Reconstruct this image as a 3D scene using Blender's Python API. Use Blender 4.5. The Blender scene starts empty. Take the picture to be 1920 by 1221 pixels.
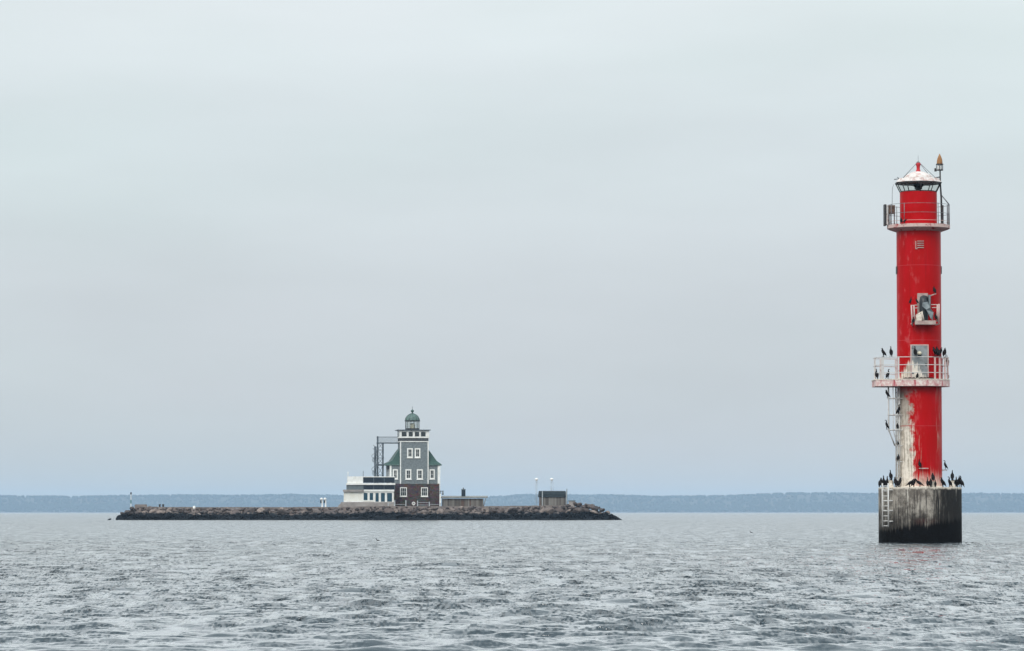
import bpy, math, random
import numpy as np
from mathutils import Vector, Matrix

random.seed(7)
rng = np.random.default_rng(7)
S = bpy.context.scene
COL = S.collection
R = math.radians

# ------------------------------------------------------------------ camera
F_PX, CX, CY = 7000.0, 960.0, 610.5          # focal length and centre in photograph pixels
CAM_H = 1.933
PITCH = math.atan(350.0 / F_PX)
cam = bpy.data.cameras.new('camera')
cam.sensor_width = 36.0
cam.lens = 36.0 * F_PX / 1920.0
cam.clip_start, cam.clip_end = 0.5, 40000.0
cam_ob = bpy.data.objects.new('camera', cam)
COL.objects.link(cam_ob)
cam_ob.location = (0, 0, CAM_H)
cam_ob.rotation_euler = (math.pi / 2 + PITCH, 0, 0)
S.camera = cam_ob

# ------------------------------------------------------------------ view
S.view_settings.view_transform = 'Standard'
S.view_settings.look = 'None'
S.view_settings.exposure = 0.0
S.view_settings.gamma = 1.0
S.view_settings.use_curve_mapping = False
S.render.engine = 'CYCLES'
S.cycles.use_denoising = True
S.cycles.max_bounces = 6
S.cycles.volume_bounces = 2
S.cycles.transparent_max_bounces = 16
S.cycles.use_adaptive_sampling = False

SUN_EL, SUN_AZ = R(38), R(205)               # soft light through the cloud, behind the camera and to the left


def S2L(c):
    c = c / 255.0
    return c / 12.92 if c <= 0.04045 else ((c + 0.055) / 1.055) ** 2.4


def rgb(r, g, b):
    return (S2L(r), S2L(g), S2L(b), 1.0)


# ------------------------------------------------------------------ node helper
class NT:
    def __init__(self, tree):
        self.t = tree
        self.n = tree.nodes
        self.l = tree.links

    def node(self, kind, **kw):
        nd = self.n.new(kind)
        for k, v in kw.items():
            setattr(nd, k, v)
        return nd

    def put(self, sock, v):
        if isinstance(v, bpy.types.NodeSocket):
            self.l.new(v, sock)
        elif v is not None:
            sock.default_value = v

    def math(self, op, a, b=0.0, c=None, clamp=False):
        nd = self.node('ShaderNodeMath', operation=op, use_clamp=clamp)
        self.put(nd.inputs[0], a)
        self.put(nd.inputs[1], b)
        if c is not None:
            self.put(nd.inputs[2], c)
        return nd.outputs[0]

    def smooth(self, v, lo, hi):
        nd = self.node('ShaderNodeMapRange', interpolation_type='SMOOTHSTEP')
        self.put(nd.inputs['Value'], v)
        self.put(nd.inputs['From Min'], lo)
        self.put(nd.inputs['From Max'], hi)
        return nd.outputs[0]

    def mix(self, f, a, b, blend='MIX'):
        nd = self.node('ShaderNodeMix', data_type='RGBA', blend_type=blend)
        self.put(nd.inputs[0], f)
        self.put(nd.inputs[6], a)
        self.put(nd.inputs[7], b)
        return nd.outputs[2]

    def mapping(self, vec, scale=(1, 1, 1), loc=(0, 0, 0)):
        nd = self.node('ShaderNodeMapping')
        self.put(nd.inputs['Vector'], vec)
        nd.inputs['Scale'].default_value = scale
        nd.inputs['Location'].default_value = loc
        return nd.outputs[0]

    def noise(self, vec, scale, detail=3.0, rough=0.55):
        nd = self.node('ShaderNodeTexNoise')
        self.put(nd.inputs['Vector'], vec)
        nd.inputs['Scale'].default_value = scale
        nd.inputs['Detail'].default_value = detail
        nd.inputs['Roughness'].default_value = rough
        return nd.outputs[0]

    def ramp(self, f, stops):
        nd = self.node('ShaderNodeValToRGB')
        el = nd.color_ramp.elements
        while len(el) < len(stops):
            el.new(0.5)
        for e, (p, c) in zip(el, stops):
            e.position = p
            e.color = c
        self.put(nd.inputs[0], f)
        return nd.outputs[0]

    def coord(self, which='Object'):
        return self.node('ShaderNodeTexCoord').outputs[which]

    def pos(self):
        return self.node('ShaderNodeNewGeometry').outputs['Position']

    def sep(self, v):
        nd = self.node('ShaderNodeSeparateXYZ')
        self.put(nd.inputs[0], v)
        return nd.outputs

    def bump(self, h, dist, strength=1.0):
        nd = self.node('ShaderNodeBump')
        self.put(nd.inputs['Height'], h)
        nd.inputs['Distance'].default_value = dist
        nd.inputs['Strength'].default_value = strength
        return nd.outputs[0]


# ------------------------------------------------------------------ world: one overcast deck over a faint clear-sky tint
W = bpy.data.worlds.new('World')
S.world = W
W.use_nodes = True
w = NT(W.node_tree)
w.n.clear()
wo = w.node('ShaderNodeOutputWorld')
gen = w.coord('Generated')
wz = w.sep(gen)[2]
deck = w.ramp(w.math('MULTIPLY', w.math('ABSOLUTE', wz), 1.0), [
    (0.0, (0.600, 0.642, 0.660, 1)), (0.02, (0.615, 0.652, 0.675, 1)), (0.05, (0.630, 0.680, 0.705, 1)), (0.10, (0.710, 0.785, 0.805, 1)),
    (0.155, (0.83, 0.890, 0.905, 1)), (0.30, (1.19, 1.28, 1.32, 1)), (1.0, (1.64, 1.76, 1.82, 1))])
n1 = w.noise(w.mapping(gen, (5.0, 5.0, 22.0)), 1.6, 4.0, 0.5)
n2 = w.noise(w.mapping(gen, (3.0, 3.0, 9.0), (3, 1, 5)), 1.5, 3.0, 0.5)
tint = w.mix(w.smooth(n2, 0.35, 0.68), (0.985, 1.008, 0.995, 1), (1.012, 0.997, 1.004, 1))
shade = w.math('ADD', 0.89, w.math('MULTIPLY', n1, 0.22))
shv = w.node('ShaderNodeCombineXYZ')
for i in range(3):
    w.put(shv.inputs[i], shade)
cloud = w.mix(1.0, w.mix(1.0, deck, tint, 'MULTIPLY'), shv.outputs[0], 'MULTIPLY')
sky = w.node('ShaderNodeTexSky', sky_type='NISHITA')
sky.sun_disc = False
sky.sun_elevation = SUN_EL
sky.sun_rotation = SUN_AZ
bg_c = w.node('ShaderNodeBackground')
w.put(bg_c.inputs[0], cloud)
bg_c.inputs[1].default_value = 1.0
bg_s = w.node('ShaderNodeBackground')
w.put(bg_s.inputs[0], sky.outputs[0])
bg_s.inputs[1].default_value = 0.08
mx = w.node('ShaderNodeMixShader')
mx.inputs[0].default_value = 0.05
w.l.new(bg_c.outputs[0], mx.inputs[1])
w.l.new(bg_s.outputs[0], mx.inputs[2])
w.l.new(mx.outputs[0], wo.inputs['Surface'])

sun = bpy.data.lights.new('sun', 'SUN')
sun.energy = 1.5
sun.angle = R(24)
sun.color = (1.0, 0.965, 0.92)
sun_ob = bpy.data.objects.new('sun', sun)
COL.objects.link(sun_ob)
sun_dir = Vector((math.sin(SUN_AZ) * math.cos(SUN_EL), math.cos(SUN_AZ) * math.cos(SUN_EL), math.sin(SUN_EL)))
sun_ob.rotation_euler = sun_dir.to_track_quat('Z', 'Y').to_euler()
sun_ob.location = (-40, -60, 90)


# ------------------------------------------------------------------ survey: photograph pixel -> metres at a known distance
def at(px, py, Y):
    u, v = (px - CX) / F_PX, (CY - py) / F_PX
    fwd = math.cos(PITCH) - v * math.sin(PITCH)
    up = math.sin(PITCH) + v * math.cos(PITCH)
    return Vector((Y * u / fwd, Y, CAM_H + Y * up / fwd))


# ------------------------------------------------------------------ materials
MATS = {}


def base_mat(name, rough=0.6, spec=0.4, metal=0.0):
    m = bpy.data.materials.new(name)
    m.use_nodes = True
    t = NT(m.node_tree)
    b = t.n['Principled BSDF']
    b.inputs['Roughness'].default_value = rough
    b.inputs['Specular IOR Level'].default_value = spec
    b.inputs['Metallic'].default_value = metal
    MATS[name] = m
    return m, t, b


def worn(name, col, col2, scale=2.0, rough=0.6, spec=0.4, metal=0.0, stretch=(1, 1, 1), lo=0.35, hi=0.7, bump=0.0, coord='Object'):
    m, t, b = base_mat(name, rough, spec, metal)
    v = t.mapping(t.coord(coord), stretch)
    n = t.noise(v, scale, 5.0, 0.6)
    t.put(b.inputs['Base Color'], t.mix(t.smooth(n, lo, hi), col, col2))
    if bump:
        t.put(b.inputs['Normal'], t.bump(n, bump))
    return m


def C(r, g, b):
    return (r, g, b, 1.0)


RED, RED2 = C(0.43, 0.0003, 0.001), C(0.49, 0.001, 0.006)
PINK, GUANO, GUANO2 = C(0.62, 0.22, 0.22), C(0.80, 0.72, 0.62), C(0.40, 0.34, 0.27)

# shaft paint: red, chalked patches, droppings run down below the lower gallery and beside the door
m, t, b = base_mat('shaft_paint', 0.42, 0.12)
oc = t.coord('Object')
X, Yc, Z = t.sep(oc)
red = t.mix(t.smooth(t.noise(t.mapping(oc, (1, 1, 0.35)), 1.6, 4), 0.45, 0.72), RED, RED2)
chalk = t.smooth(t.noise(t.mapping(oc, (2.2, 2.2, 0.7), (4, 2, 9)), 1.5, 5, 0.6), 0.54, 0.68)
side = t.smooth(X, 0.5, -0.9)
red = t.mix(t.math('MULTIPLY', t.math('MULTIPLY', chalk, side), 0.28), red, PINK)
red = t.mix(t.math('MULTIPLY', t.smooth(t.noise(t.mapping(oc, (8, 8, 0.22), (9, 9, 1)), 1.3, 4, 0.6), 0.56, 0.70), 0.35), red, C(0.20, 0.004, 0.004))
strk = t.noise(t.mapping(oc, (5.0, 5.0, 0.28), (1, 7, 3)), 1.3, 5, 0.65)
strk2 = t.noise(t.mapping(oc, (9.0, 9.0, 0.5), (5, 2, 8)), 1.2, 4, 0.6)
# below the lower gallery (z < 9.8): the run widens towards the pier
edge = t.math('ADD', t.math('MULTIPLY', Z, -0.055), -0.20)
dist = t.math('ADD', t.math('SUBTRACT', edge, X), t.math('ADD', t.math('MULTIPLY', t.math('SUBTRACT', strk, 0.5), 0.75), t.math('MULTIPLY', t.math('SUBTRACT', t.noise(oc, 1.6, 4, 0.65), 0.5), 1.5)))
run = t.math('MULTIPLY', t.smooth(dist, -0.18, 0.20), t.smooth(Z, 9.9, 9.2))
foot = t.math('MULTIPLY', t.smooth(t.math('ADD', Z, t.math('MULTIPLY', t.math('SUBTRACT', strk2, 0.5), -2.2)), 4.6, 3.6), 0.75)
thin = t.math('MULTIPLY', t.math('MULTIPLY', t.smooth(strk2, 0.50, 0.64), t.smooth(t.math('ABSOLUTE', t.math('SUBTRACT', X, 1.08)), 0.26, 0.10)),
              t.math('MULTIPLY', t.smooth(Z, 10.0, 9.6), t.smooth(Z, 4.0, 8.5)))
hair = t.math('MULTIPLY', t.math('MULTIPLY', t.smooth(strk2, 0.60, 0.68), t.smooth(X, 0.7, -0.5)), t.math('MULTIPLY', t.smooth(Z, 8.4, 6.5), 0.6))
# beside the door: a heap of droppings above the deck
heap = t.math('SUBTRACT', t.math('ADD', 11.95, t.math('MULTIPLY', t.math('SUBTRACT', strk, 0.5), 1.6)), t.math('ADD', Z, t.math('MULTIPLY', t.math('ABSOLUTE', t.math('ADD', X, 0.55)), 2.0)))
heap = t.math('MULTIPLY', t.smooth(heap, -0.05, 0.25), t.smooth(Z, 9.9, 10.1))
msk = t.math('MAXIMUM', t.math('MAXIMUM', run, foot), t.math('MAXIMUM', t.math('MULTIPLY', thin, 0.7), t.math('MAXIMUM', heap, hair)))
msk = t.math('MULTIPLY', msk, t.smooth(Yc, 1.1, 0.2))
gcol = t.mix(t.smooth(t.math('ADD', t.math('MULTIPLY', strk2, 0.6), t.math('MULTIPLY', t.noise(oc, 2.6, 5, 0.7), 0.5)), 0.48, 0.66), GUANO, GUANO2)
gcol = t.mix(t.math('MULTIPLY', t.math('MULTIPLY', t.smooth(Z, 6.5, 9.6), t.smooth(Z, 9.95, 9.85)), 0.75), gcol, C(0.22, 0.17, 0.14))
t.put(b.inputs['Base Color'], t.mix(msk, red, gcol))
t.put(b.inputs['Roughness'], t.math('ADD', 0.4, t.math('MULTIPLY', msk, 0.4)))
t.put(b.inputs['Normal'], t.bump(t.noise(oc, 14.0, 3), 0.01))

# drum and gallery paint
worn('drum_paint', RED, RED2, 1.5, 0.45, 0.12)
worn('red_plain', C(0.5, 0.004, 0.01), C(0.42, 0.03, 0.04), 4.0, 0.5)
m, t, b = base_mat('gallery_paint', 0.6, 0.3)
oc = t.coord('Object')
n = t.noise(t.mapping(oc, (3.5, 3.5, 0.9)), 1.4, 5, 0.65)
t.put(b.inputs['Base Color'], t.mix(t.smooth(n, 0.50, 0.66), t.mix(t.smooth(t.noise(oc, 6, 4), 0.4, 0.65), C(0.64, 0.42, 0.40), C(0.76, 0.68, 0.62)), C(0.45, 0.10, 0.12)))
m, t, b = base_mat('upper_deck_paint', 0.6, 0.3)
oc = t.coord('Object')
n = t.noise(t.mapping(oc, (2.5, 2.5, 2.0)), 1.4, 5, 0.65)
t.put(b.inputs['Base Color'], t.mix(t.smooth(n, 0.50, 0.68), C(0.60, 0.44, 0.40), C(0.36, 0.03, 0.04)))
worn('roof_paint', C(0.66, 0.61, 0.58), C(0.46, 0.30, 0.27), 3.2, 0.6, lo=0.45, hi=0.68)
worn('rail_white', C(0.58, 0.57, 0.55), C(0.34, 0.25, 0.235), 5.0, 0.55, lo=0.5, hi=0.75)
worn('rail_pink', C(0.56, 0.34, 0.32), C(0.52, 0.46, 0.42), 5.0, 0.55)
worn('galvanised', C(0.20, 0.21, 0.22), C(0.10, 0.10, 0.11), 6.0, 0.45, 0.5, 0.3)
worn('dark_steel', C(0.018, 0.020, 0.026), C(0.045, 0.035, 0.03), 5.0, 0.5)
m, t, b = base_mat('door_grey', 0.55, 0.3)
oc = t.coord('Object')
X, Yc, Z = t.sep(oc)
n = t.noise(oc, 3.0, 5)
spl = t.noise(t.mapping(oc, (5, 5, 0.6)), 1.4, 5, 0.65)
dr_ = t.smooth(t.math('SUBTRACT', t.math('ADD', 11.4, t.math('MULTIPLY', t.math('SUBTRACT', spl, 0.5), 2.4)), t.math('ADD', Z, t.math('MULTIPLY', t.math('ADD', X, 0.6), 1.1))), -0.1, 0.2)
t.put(b.inputs['Base Color'], t.mix(dr_, t.mix(t.smooth(n, 0.35, 0.7), C(0.29, 0.315, 0.325), C(0.20, 0.21, 0.21)), GUANO))
worn('lamp_cream', C(0.75, 0.70, 0.52), C(0.6, 0.55, 0.42), 6.0, 0.4)
worn('rust_brown', C(0.26, 0.10, 0.035), C(0.36, 0.19, 0.06), 9.0, 0.6)
worn('rusty_box', C(0.07, 0.045, 0.035), C(0.16, 0.09, 0.06), 6.0, 0.7)
worn('guano', GUANO, C(0.55, 0.48, 0.40), 9.0, 0.9, 0.2)
worn('nest', C(0.02, 0.014, 0.012), C(0.06, 0.03, 0.025), 14.0, 0.95, 0.1)
worn('horn_metal', C(0.24, 0.27, 0.275), C(0.12, 0.14, 0.15), 4.0, 0.35, 0.5, 0.55)
worn('horn_dark', C(0.012, 0.016, 0.02), C(0.03, 0.04, 0.045), 4.0, 0.4)
worn('horn_back', C(0.36, 0.25, 0.23), C(0.50, 0.42, 0.37), 3.0, 0.6)
worn('feather', C(0.005, 0.005, 0.007), C(0.012, 0.009, 0.009), 12.0, 0.6, 0.12)

m, t, b = base_mat('clear_glass', 0.03, 0.5)
t.n.remove(b)
tr = t.node('ShaderNodeBsdfTransparent')
tr.inputs[0].default_value = (0.86, 0.88, 0.86, 1)
gl = t.node('ShaderNodeBsdfGlossy')
gl.inputs['Roughness'].default_value = 0.03
ms = t.node('ShaderNodeMixShader')
ms.inputs[0].default_value = 0.07
t.l.new(tr.outputs[0], ms.inputs[1])
t.l.new(gl.outputs[0], ms.inputs[2])
t.l.new(ms.outputs[0], t.n['Material Output'].inputs['Surface'])

# pier concrete: droppings run down from the rim, black weed above the waterline, rust bleeding low down
m, t, b = base_mat('pier_concrete', 0.85, 0.1)
oc = t.coord('Object')
X, Yc, Z = t.sep(oc)
blotch = t.noise(t.mapping(oc, (1.3, 1.3, 0.9)), 1.3, 7, 0.7)
drip = t.noise(t.mapping(oc, (7.0, 7.0, 0.35)), 1.3, 5, 0.68)
drip2 = t.noise(t.mapping(oc, (8.0, 8.0, 0.25), (3, 3, 3)), 1.1, 4, 0.7)
con = t.mix(t.smooth(blotch, 0.38, 0.60), C(0.33, 0.30, 0.26), C(0.12, 0.105, 0.09))
con = t.mix(t.math('MULTIPLY', t.smooth(drip, 0.48, 0.62), 0.8), con, C(0.06, 0.052, 0.047))
wet = t.math('ADD', t.math('MULTIPLY', X, 0.55), t.math('MULTIPLY', t.math('SUBTRACT', drip, 0.5), 2.2))  # right side darker: partly staining, partly the unlit side's shade painted in
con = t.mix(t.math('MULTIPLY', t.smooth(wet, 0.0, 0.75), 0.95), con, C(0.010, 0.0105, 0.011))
lime = t.math('MULTIPLY', t.smooth(drip2, 0.60, 0.67), t.smooth(t.math('ADD', Z, t.math('MULTIPLY', t.math('SUBTRACT', blotch, 0.5), 3.0)), 1.3, 2.2))
con = t.mix(t.math('MULTIPLY', lime, 0.85), con, C(0.72, 0.68, 0.60))
low = t.smooth(t.math('ADD', Z, t.math('MULTIPLY', t.math('SUBTRACT', t.math('ADD', drip, blotch), 1.0), -2.4)), 2.7, 1.1)
con = t.mix(t.math('MULTIPLY', low, 0.8), con, C(0.022, 0.020, 0.019))
rim = t.smooth(t.math('ADD', Z, t.math('MULTIPLY', t.math('SUBTRACT', drip, 0.5), 0.5)), 3.34, 3.46)
con = t.mix(t.math('MULTIPLY', rim, 0.8), con, C(0.60, 0.54, 0.46))
rust = t.math('MULTIPLY', t.smooth(t.math('ABSOLUTE', t.math('SUBTRACT', X, 0.1)), 1.0, 0.2), t.smooth(t.math('ABSOLUTE', t.math('SUBTRACT', Z, 1.25)), 0.42, 0.08))
con = t.mix(t.math('MULTIPLY', t.math('MULTIPLY', rust, 0.75), t.smooth(drip, 0.36, 0.62)), con, C(0.055, 0.018, 0.016))
weed = t.smooth(t.math('ADD', t.math('SUBTRACT', Z, t.math('MULTIPLY', X, 0.14)), t.math('MULTIPLY', t.math('SUBTRACT', drip, 0.5), -1.3)), 1.32, 1.02)
con = t.mix(weed, con, C(0.003, 0.003, 0.0035))
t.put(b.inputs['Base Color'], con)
t.put(b.inputs['Normal'], t.bump(t.noise(oc, 7.0, 5, 0.65), 0.03))

# island materials
m, t, b = base_mat('granite', 0.85, 0.1)
p = t.pos()
X, Yc, Z = t.sep(p)
info = t.node('ShaderNodeObjectInfo')
rnd = info.outputs['Random']
n = t.noise(p, 0.9, 6, 0.62)
stone = t.ramp(rnd, [(0.0, C(0.075, 0.062, 0.058)), (0.3, C(0.15, 0.118, 0.108)), (0.5, C(0.105, 0.09, 0.088)), (0.7, C(0.29, 0.235, 0.205)), (0.85, C(0.12, 0.10, 0.096)), (1.0, C(0.05, 0.045, 0.046))])
stone = t.mix(t.math('MULTIPLY', t.smooth(n, 0.40, 0.66), 0.7), stone, C(0.05, 0.042, 0.040))
big = t.noise(t.mapping(p, (0.10, 0.1, 0.1)), 1.0, 3)
tide = t.math('ADD', t.math('ADD', Z, t.math('MULTIPLY', t.math('SUBTRACT', n, 0.5), -2.4)), t.math('MULTIPLY', t.math('SUBTRACT', big, 0.5), -1.6))
stone = t.mix(t.smooth(tide, 2.0, 1.5), stone, t.mix(n, C(0.003, 0.005, 0.009), C(0.012, 0.014, 0.016)))
t.put(b.inputs['Base Color'], stone)
t.put(b.inputs['Normal'], t.bump(t.noise(p, 3.0, 5, 0.65), 0.15))

worn('quay_stone', C(0.24, 0.205, 0.185), C(0.13, 0.105, 0.098), 0.6, 0.85, coord='Object')
m, t, b = base_mat('house_stone', 0.85, 0.25)
oc = t.coord('Object')
vo = t.node('ShaderNodeTexVoronoi')
t.put(vo.inputs['Vector'], t.mapping(oc, (1.6, 1.6, 2.4)))
vo.inputs['Scale'].default_value = 1.0
cc = t.mix(t.smooth(t.noise(oc, 1.5, 4), 0.35, 0.65), C(0.082, 0.050, 0.047), C(0.050, 0.040, 0.041))
cc = t.mix(0.35, cc, t.mix(1.0, vo.outputs['Color'], C(0.13, 0.085, 0.078), 'MULTIPLY'))
t.put(b.inputs['Base Color'], cc)
t.put(b.inputs['Normal'], t.bump(vo.outputs['Distance'], 0.08))
m, t, b = base_mat('shingle_grey', 0.8, 0.25)
oc = t.coord('Object')
br = t.node('ShaderNodeTexBrick')
t.put(br.inputs['Vector'], t.mapping(t.coord('Generated'), (14, 14, 20)))
n = t.noise(oc, 2.2, 5, 0.65)
t.put(b.inputs['Base Color'], t.mix(t.smooth(n, 0.3, 0.7), C(0.125, 0.150, 0.160), C(0.215, 0.240, 0.245)))
t.put(b.inputs['Normal'], t.bump(t.noise(t.mapping(oc, (3, 3, 7)), 1.4, 3), 0.06))
t.n.remove(br)
worn('shingle_dark', C(0.05, 0.055, 0.06), C(0.085, 0.09, 0.095), 2.2, 0.8)
worn('board_white', C(0.82, 0.82, 0.79), C(0.70, 0.69, 0.64), 1.2, 0.5)
worn('render_cream', C(0.80, 0.79, 0.73), C(0.70, 0.67, 0.58), 0.9, 0.7)
worn('copper_green', C(0.020, 0.058, 0.048), C(0.032, 0.085, 0.068), 1.6, 0.6, stretch=(3, 3, 0.5))
worn('copper_pale', C(0.115, 0.185, 0.162), C(0.045, 0.075, 0.072), 2.0, 0.55, stretch=(3, 3, 0.6))
worn('slate_dark', C(0.008, 0.015, 0.026), C(0.018, 0.028, 0.038), 1.5, 0.35, 0.3)
worn('slate_grey', C(0.10, 0.125, 0.135), C(0.14, 0.165, 0.17), 1.5, 0.6)
worn('steel_grey', C(0.09, 0.115, 0.135), C(0.05, 0.065, 0.08), 1.5, 0.5, 0.5, 0.2)
worn('steel_mesh', C(0.20, 0.235, 0.26), C(0.15, 0.18, 0.2), 2.0, 0.5, 0.5, 0.2)
worn('concrete_grey', C(0.33, 0.30, 0.28), C(0.23, 0.205, 0.19), 0.7, 0.85)
m, t, b = base_mat('weathered_wood', 0.85, 0.2)
rv = t.node('ShaderNodeObjectInfo').outputs['Random']
n = t.noise(t.mapping(t.coord('Object'), (3, 3, 0.4)), 2.0, 5)
t.put(b.inputs['Base Color'], t.mix(t.math('MULTIPLY', n, 0.6), t.ramp(rv, [(0.0, C(0.10, 0.09, 0.08)), (0.4, C(0.20, 0.185, 0.165)), (0.75, C(0.30, 0.285, 0.26)), (1.0, C(0.15, 0.13, 0.115))]), C(0.08, 0.07, 0.062)))
worn('roof_felt', C(0.24, 0.245, 0.235), C(0.16, 0.165, 0.16), 1.0, 0.8)
worn('tarred_roof', C(0.010, 0.017, 0.022), C(0.022, 0.030, 0.034), 1.2, 0.75, 0.15)
worn('beacon_green', C(0.02, 0.13, 0.07), C(0.03, 0.16, 0.09), 3.0, 0.5)
worn('beacon_white', C(0.8, 0.8, 0.78), C(0.7, 0.7, 0.68), 3.0, 0.5)
worn('pale_lattice', C(0.42, 0.45, 0.47), C(0.34, 0.37, 0.39), 3.0, 0.5)
m, t, b = base_mat('window_glass', 0.06, 0.5)
t.put(b.inputs['Base Color'], C(0.030, 0.036, 0.036))
m, t, b = base_mat('window_blue', 0.05, 0.5)
t.put(b.inputs['Base Color'], C(0.012, 0.05, 0.075))

worn('forest_green', C(0.020, 0.032, 0.022), C(0.028, 0.040, 0.027), 0.01, 0.9, 0.1)
worn('shore_soil', C(0.05, 0.055, 0.04), C(0.09, 0.08, 0.06), 0.005, 0.9, 0.1)

# sea: dark water, its colour is mostly what it mirrors
m, t, b = base_mat('sea_water', 0.07, 0.5)
p = t.pos()
b.inputs['IOR'].default_value = 1.26
b.inputs['Coat Weight'].default_value = 1.0
b.inputs['Coat Roughness'].default_value = 0.06
b.inputs['Coat IOR'].default_value = 1.5
t.put(b.inputs['Base Color'], C(0.009, 0.028, 0.042))
w1 = t.noise(t.mapping(p, (0.42, 1.0, 1.0)), 1.9, 4, 0.65)
w2 = t.noise(t.mapping(p, (0.5, 1.0, 1.0), (11, 5, 0)), 6.5, 3, 0.6)
chop = t.node('ShaderNodeAttribute', attribute_name='fine_chop').outputs['Fac']     # what the mesh is too coarse to carry
paw = t.smooth(t.noise(t.mapping(p, (1.2, 0.11, 1.0), (2, 3, 0)), 1.0, 4, 0.7), 0.40, 0.64)                # rougher and calmer patches
hgt = t.math('ADD', t.math('MULTIPLY', t.math('MULTIPLY', w1, t.math('MULTIPLY', chop, t.math('ADD', t.math('MULTIPLY', paw, 2.7), 0.06))), 0.80), t.math('MULTIPLY', w2, 0.013))
rg = t.math('ADD', 0.06, t.math('MULTIPLY', t.math('MULTIPLY', chop, chop), 0.15))
t.put(b.inputs['Roughness'], rg)
t.put(b.inputs['Coat Roughness'], rg)
wn = t.bump(hgt, 1.0)
t.put(b.inputs['Normal'], wn)
t.put(b.inputs['Coat Normal'], wn)


# ------------------------------------------------------------------ mesh helper
class MB:
    def __init__(self):
        self.v, self.f, self.s = [], [], []

    def add(self, vs, fs, smooth=False):
        o = len(self.v)
        self.v += [tuple(q) for q in vs]
        for f in fs:
            self.f.append(tuple(i + o for i in f))
            self.s.append(smooth)
        return self

    def box(self, x0, x1, y0, y1, z0, z1):
        vs = [(x, y, z) for z in (z0, z1) for x, y in ((x0, y0), (x1, y0), (x1, y1), (x0, y1))]
        return self.add(vs, [(3, 2, 1, 0), (4, 5, 6, 7), (0, 1, 5, 4), (1, 2, 6, 5), (2, 3, 7, 6), (3, 0, 4, 7)])

    def prism(self, outline, z0, z1):
        n = len(outline)
        vs = [(x, y, z0) for x, y in outline] + [(x, y, z1) for x, y in outline]
        fs = [tuple(range(n))[::-1], tuple(range(n, 2 * n))]
        fs += [(i, (i + 1) % n, n + (i + 1) % n, n + i) for i in range(n)]
        return self.add(vs, fs)

    def lathe(self, prof, n=32, a0=0.0, smooth=True, cx=0.0, cy=0.0, caps=True):
        vs, fs = [], []
        for r, z in prof:
            for i in range(n):
                a = a0 + 2 * math.pi * i / n
                vs.append((cx + r * math.cos(a), cy + r * math.sin(a), z))
        k = len(prof)
        for j in range(k - 1):
            for i in range(n):
                i2 = (i + 1) % n
                fs.append((j * n + i, j * n + i2, (j + 1) * n + i2, (j + 1) * n + i))
        self.add(vs, fs, smooth)
        if caps:
            self.add(vs[:n], [tuple(range(n))[::-1]])
            self.add(vs[-n:], [tuple(range(n))])
        return self

    def tube(self, pts, r, n=6, closed=False, rs=None, rz=None):
        pts = [Vector(q) for q in pts]
        k = len(pts)
        vs, fs = [], []
        for j, q in enumerate(pts):
            if closed:
                d = pts[(j + 1) % k] - pts[j - 1]
            else:
                d = pts[min(j + 1, k - 1)] - pts[max(j - 1, 0)]
            d.normalize()
            ref = Vector((0, 0, 1)) if abs(d.z) < 0.9 else Vector((0, 1, 0))
            a = d.cross(ref).normalized()
            c = a.cross(d).normalized()
            rr = rs[j] if rs else r
            r2 = rz[j] if rz else rr
            for i in range(n):
                an = 2 * math.pi * i / n
                vs.append(q + a * (rr * math.cos(an)) + c * (r2 * math.sin(an)))
        m_ = k if closed else k - 1
        for j in range(m_):
            j2 = (j + 1) % k
            for i in range(n):
                i2 = (i + 1) % n
                fs.append((j * n + i, j * n + i2, j2 * n + i2, j2 * n + i))
        if not closed:
            fs.append(tuple(range(n))[::-1])
            fs.append(tuple(range((k - 1) * n, k * n)))
        return self.add(vs, fs, True)

    def mesh(self, name, mat):
        me = bpy.data.meshes.new(name)
        me.from_pydata(self.v, [], self.f)
        me.polygons.foreach_set('use_smooth', self.s)
        me.materials.append(MATS[mat])
        me.update()
        return me

    def build(self, name, mat, parent=None, loc=(0, 0, 0), rz=0.0):
        return link(name, self.mesh(name, mat), parent, loc, rz)


def link(name, me, parent=None, loc=(0, 0, 0), rz=0.0):
    o = bpy.data.objects.new(name, me)
    COL.objects.link(o)
    o.parent = parent
    o.location = loc
    o.rotation_euler = (0, 0, rz)
    return o


def tag(o, label=None, cat=None, group=None, kind=None):
    if label:
        o['label'] = label
    if cat:
        o['category'] = cat
    if group:
        o['group'] = group
    if kind:
        o['kind'] = kind
    return o


def thing(name, label, cat, loc=(0, 0, 0), rz=0.0, group=None):
    return tag(link(name, None, None, loc, rz), label, cat, group)


def bar(name, mat, parent, a, b_, r, n=6):
    """A rod from a to b: mesh built about its own start point."""
    a, b_ = Vector(a), Vector(b_)
    return MB().tube([(0, 0, 0), b_ - a], r, n).build(name, mat, parent, a)


# ================================================================== SEA
WAVE = dict(l0=0.25, l1=1.60, spread=0.40, sharp=0.95, amp=0.0190, ripple=0.12)


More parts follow.
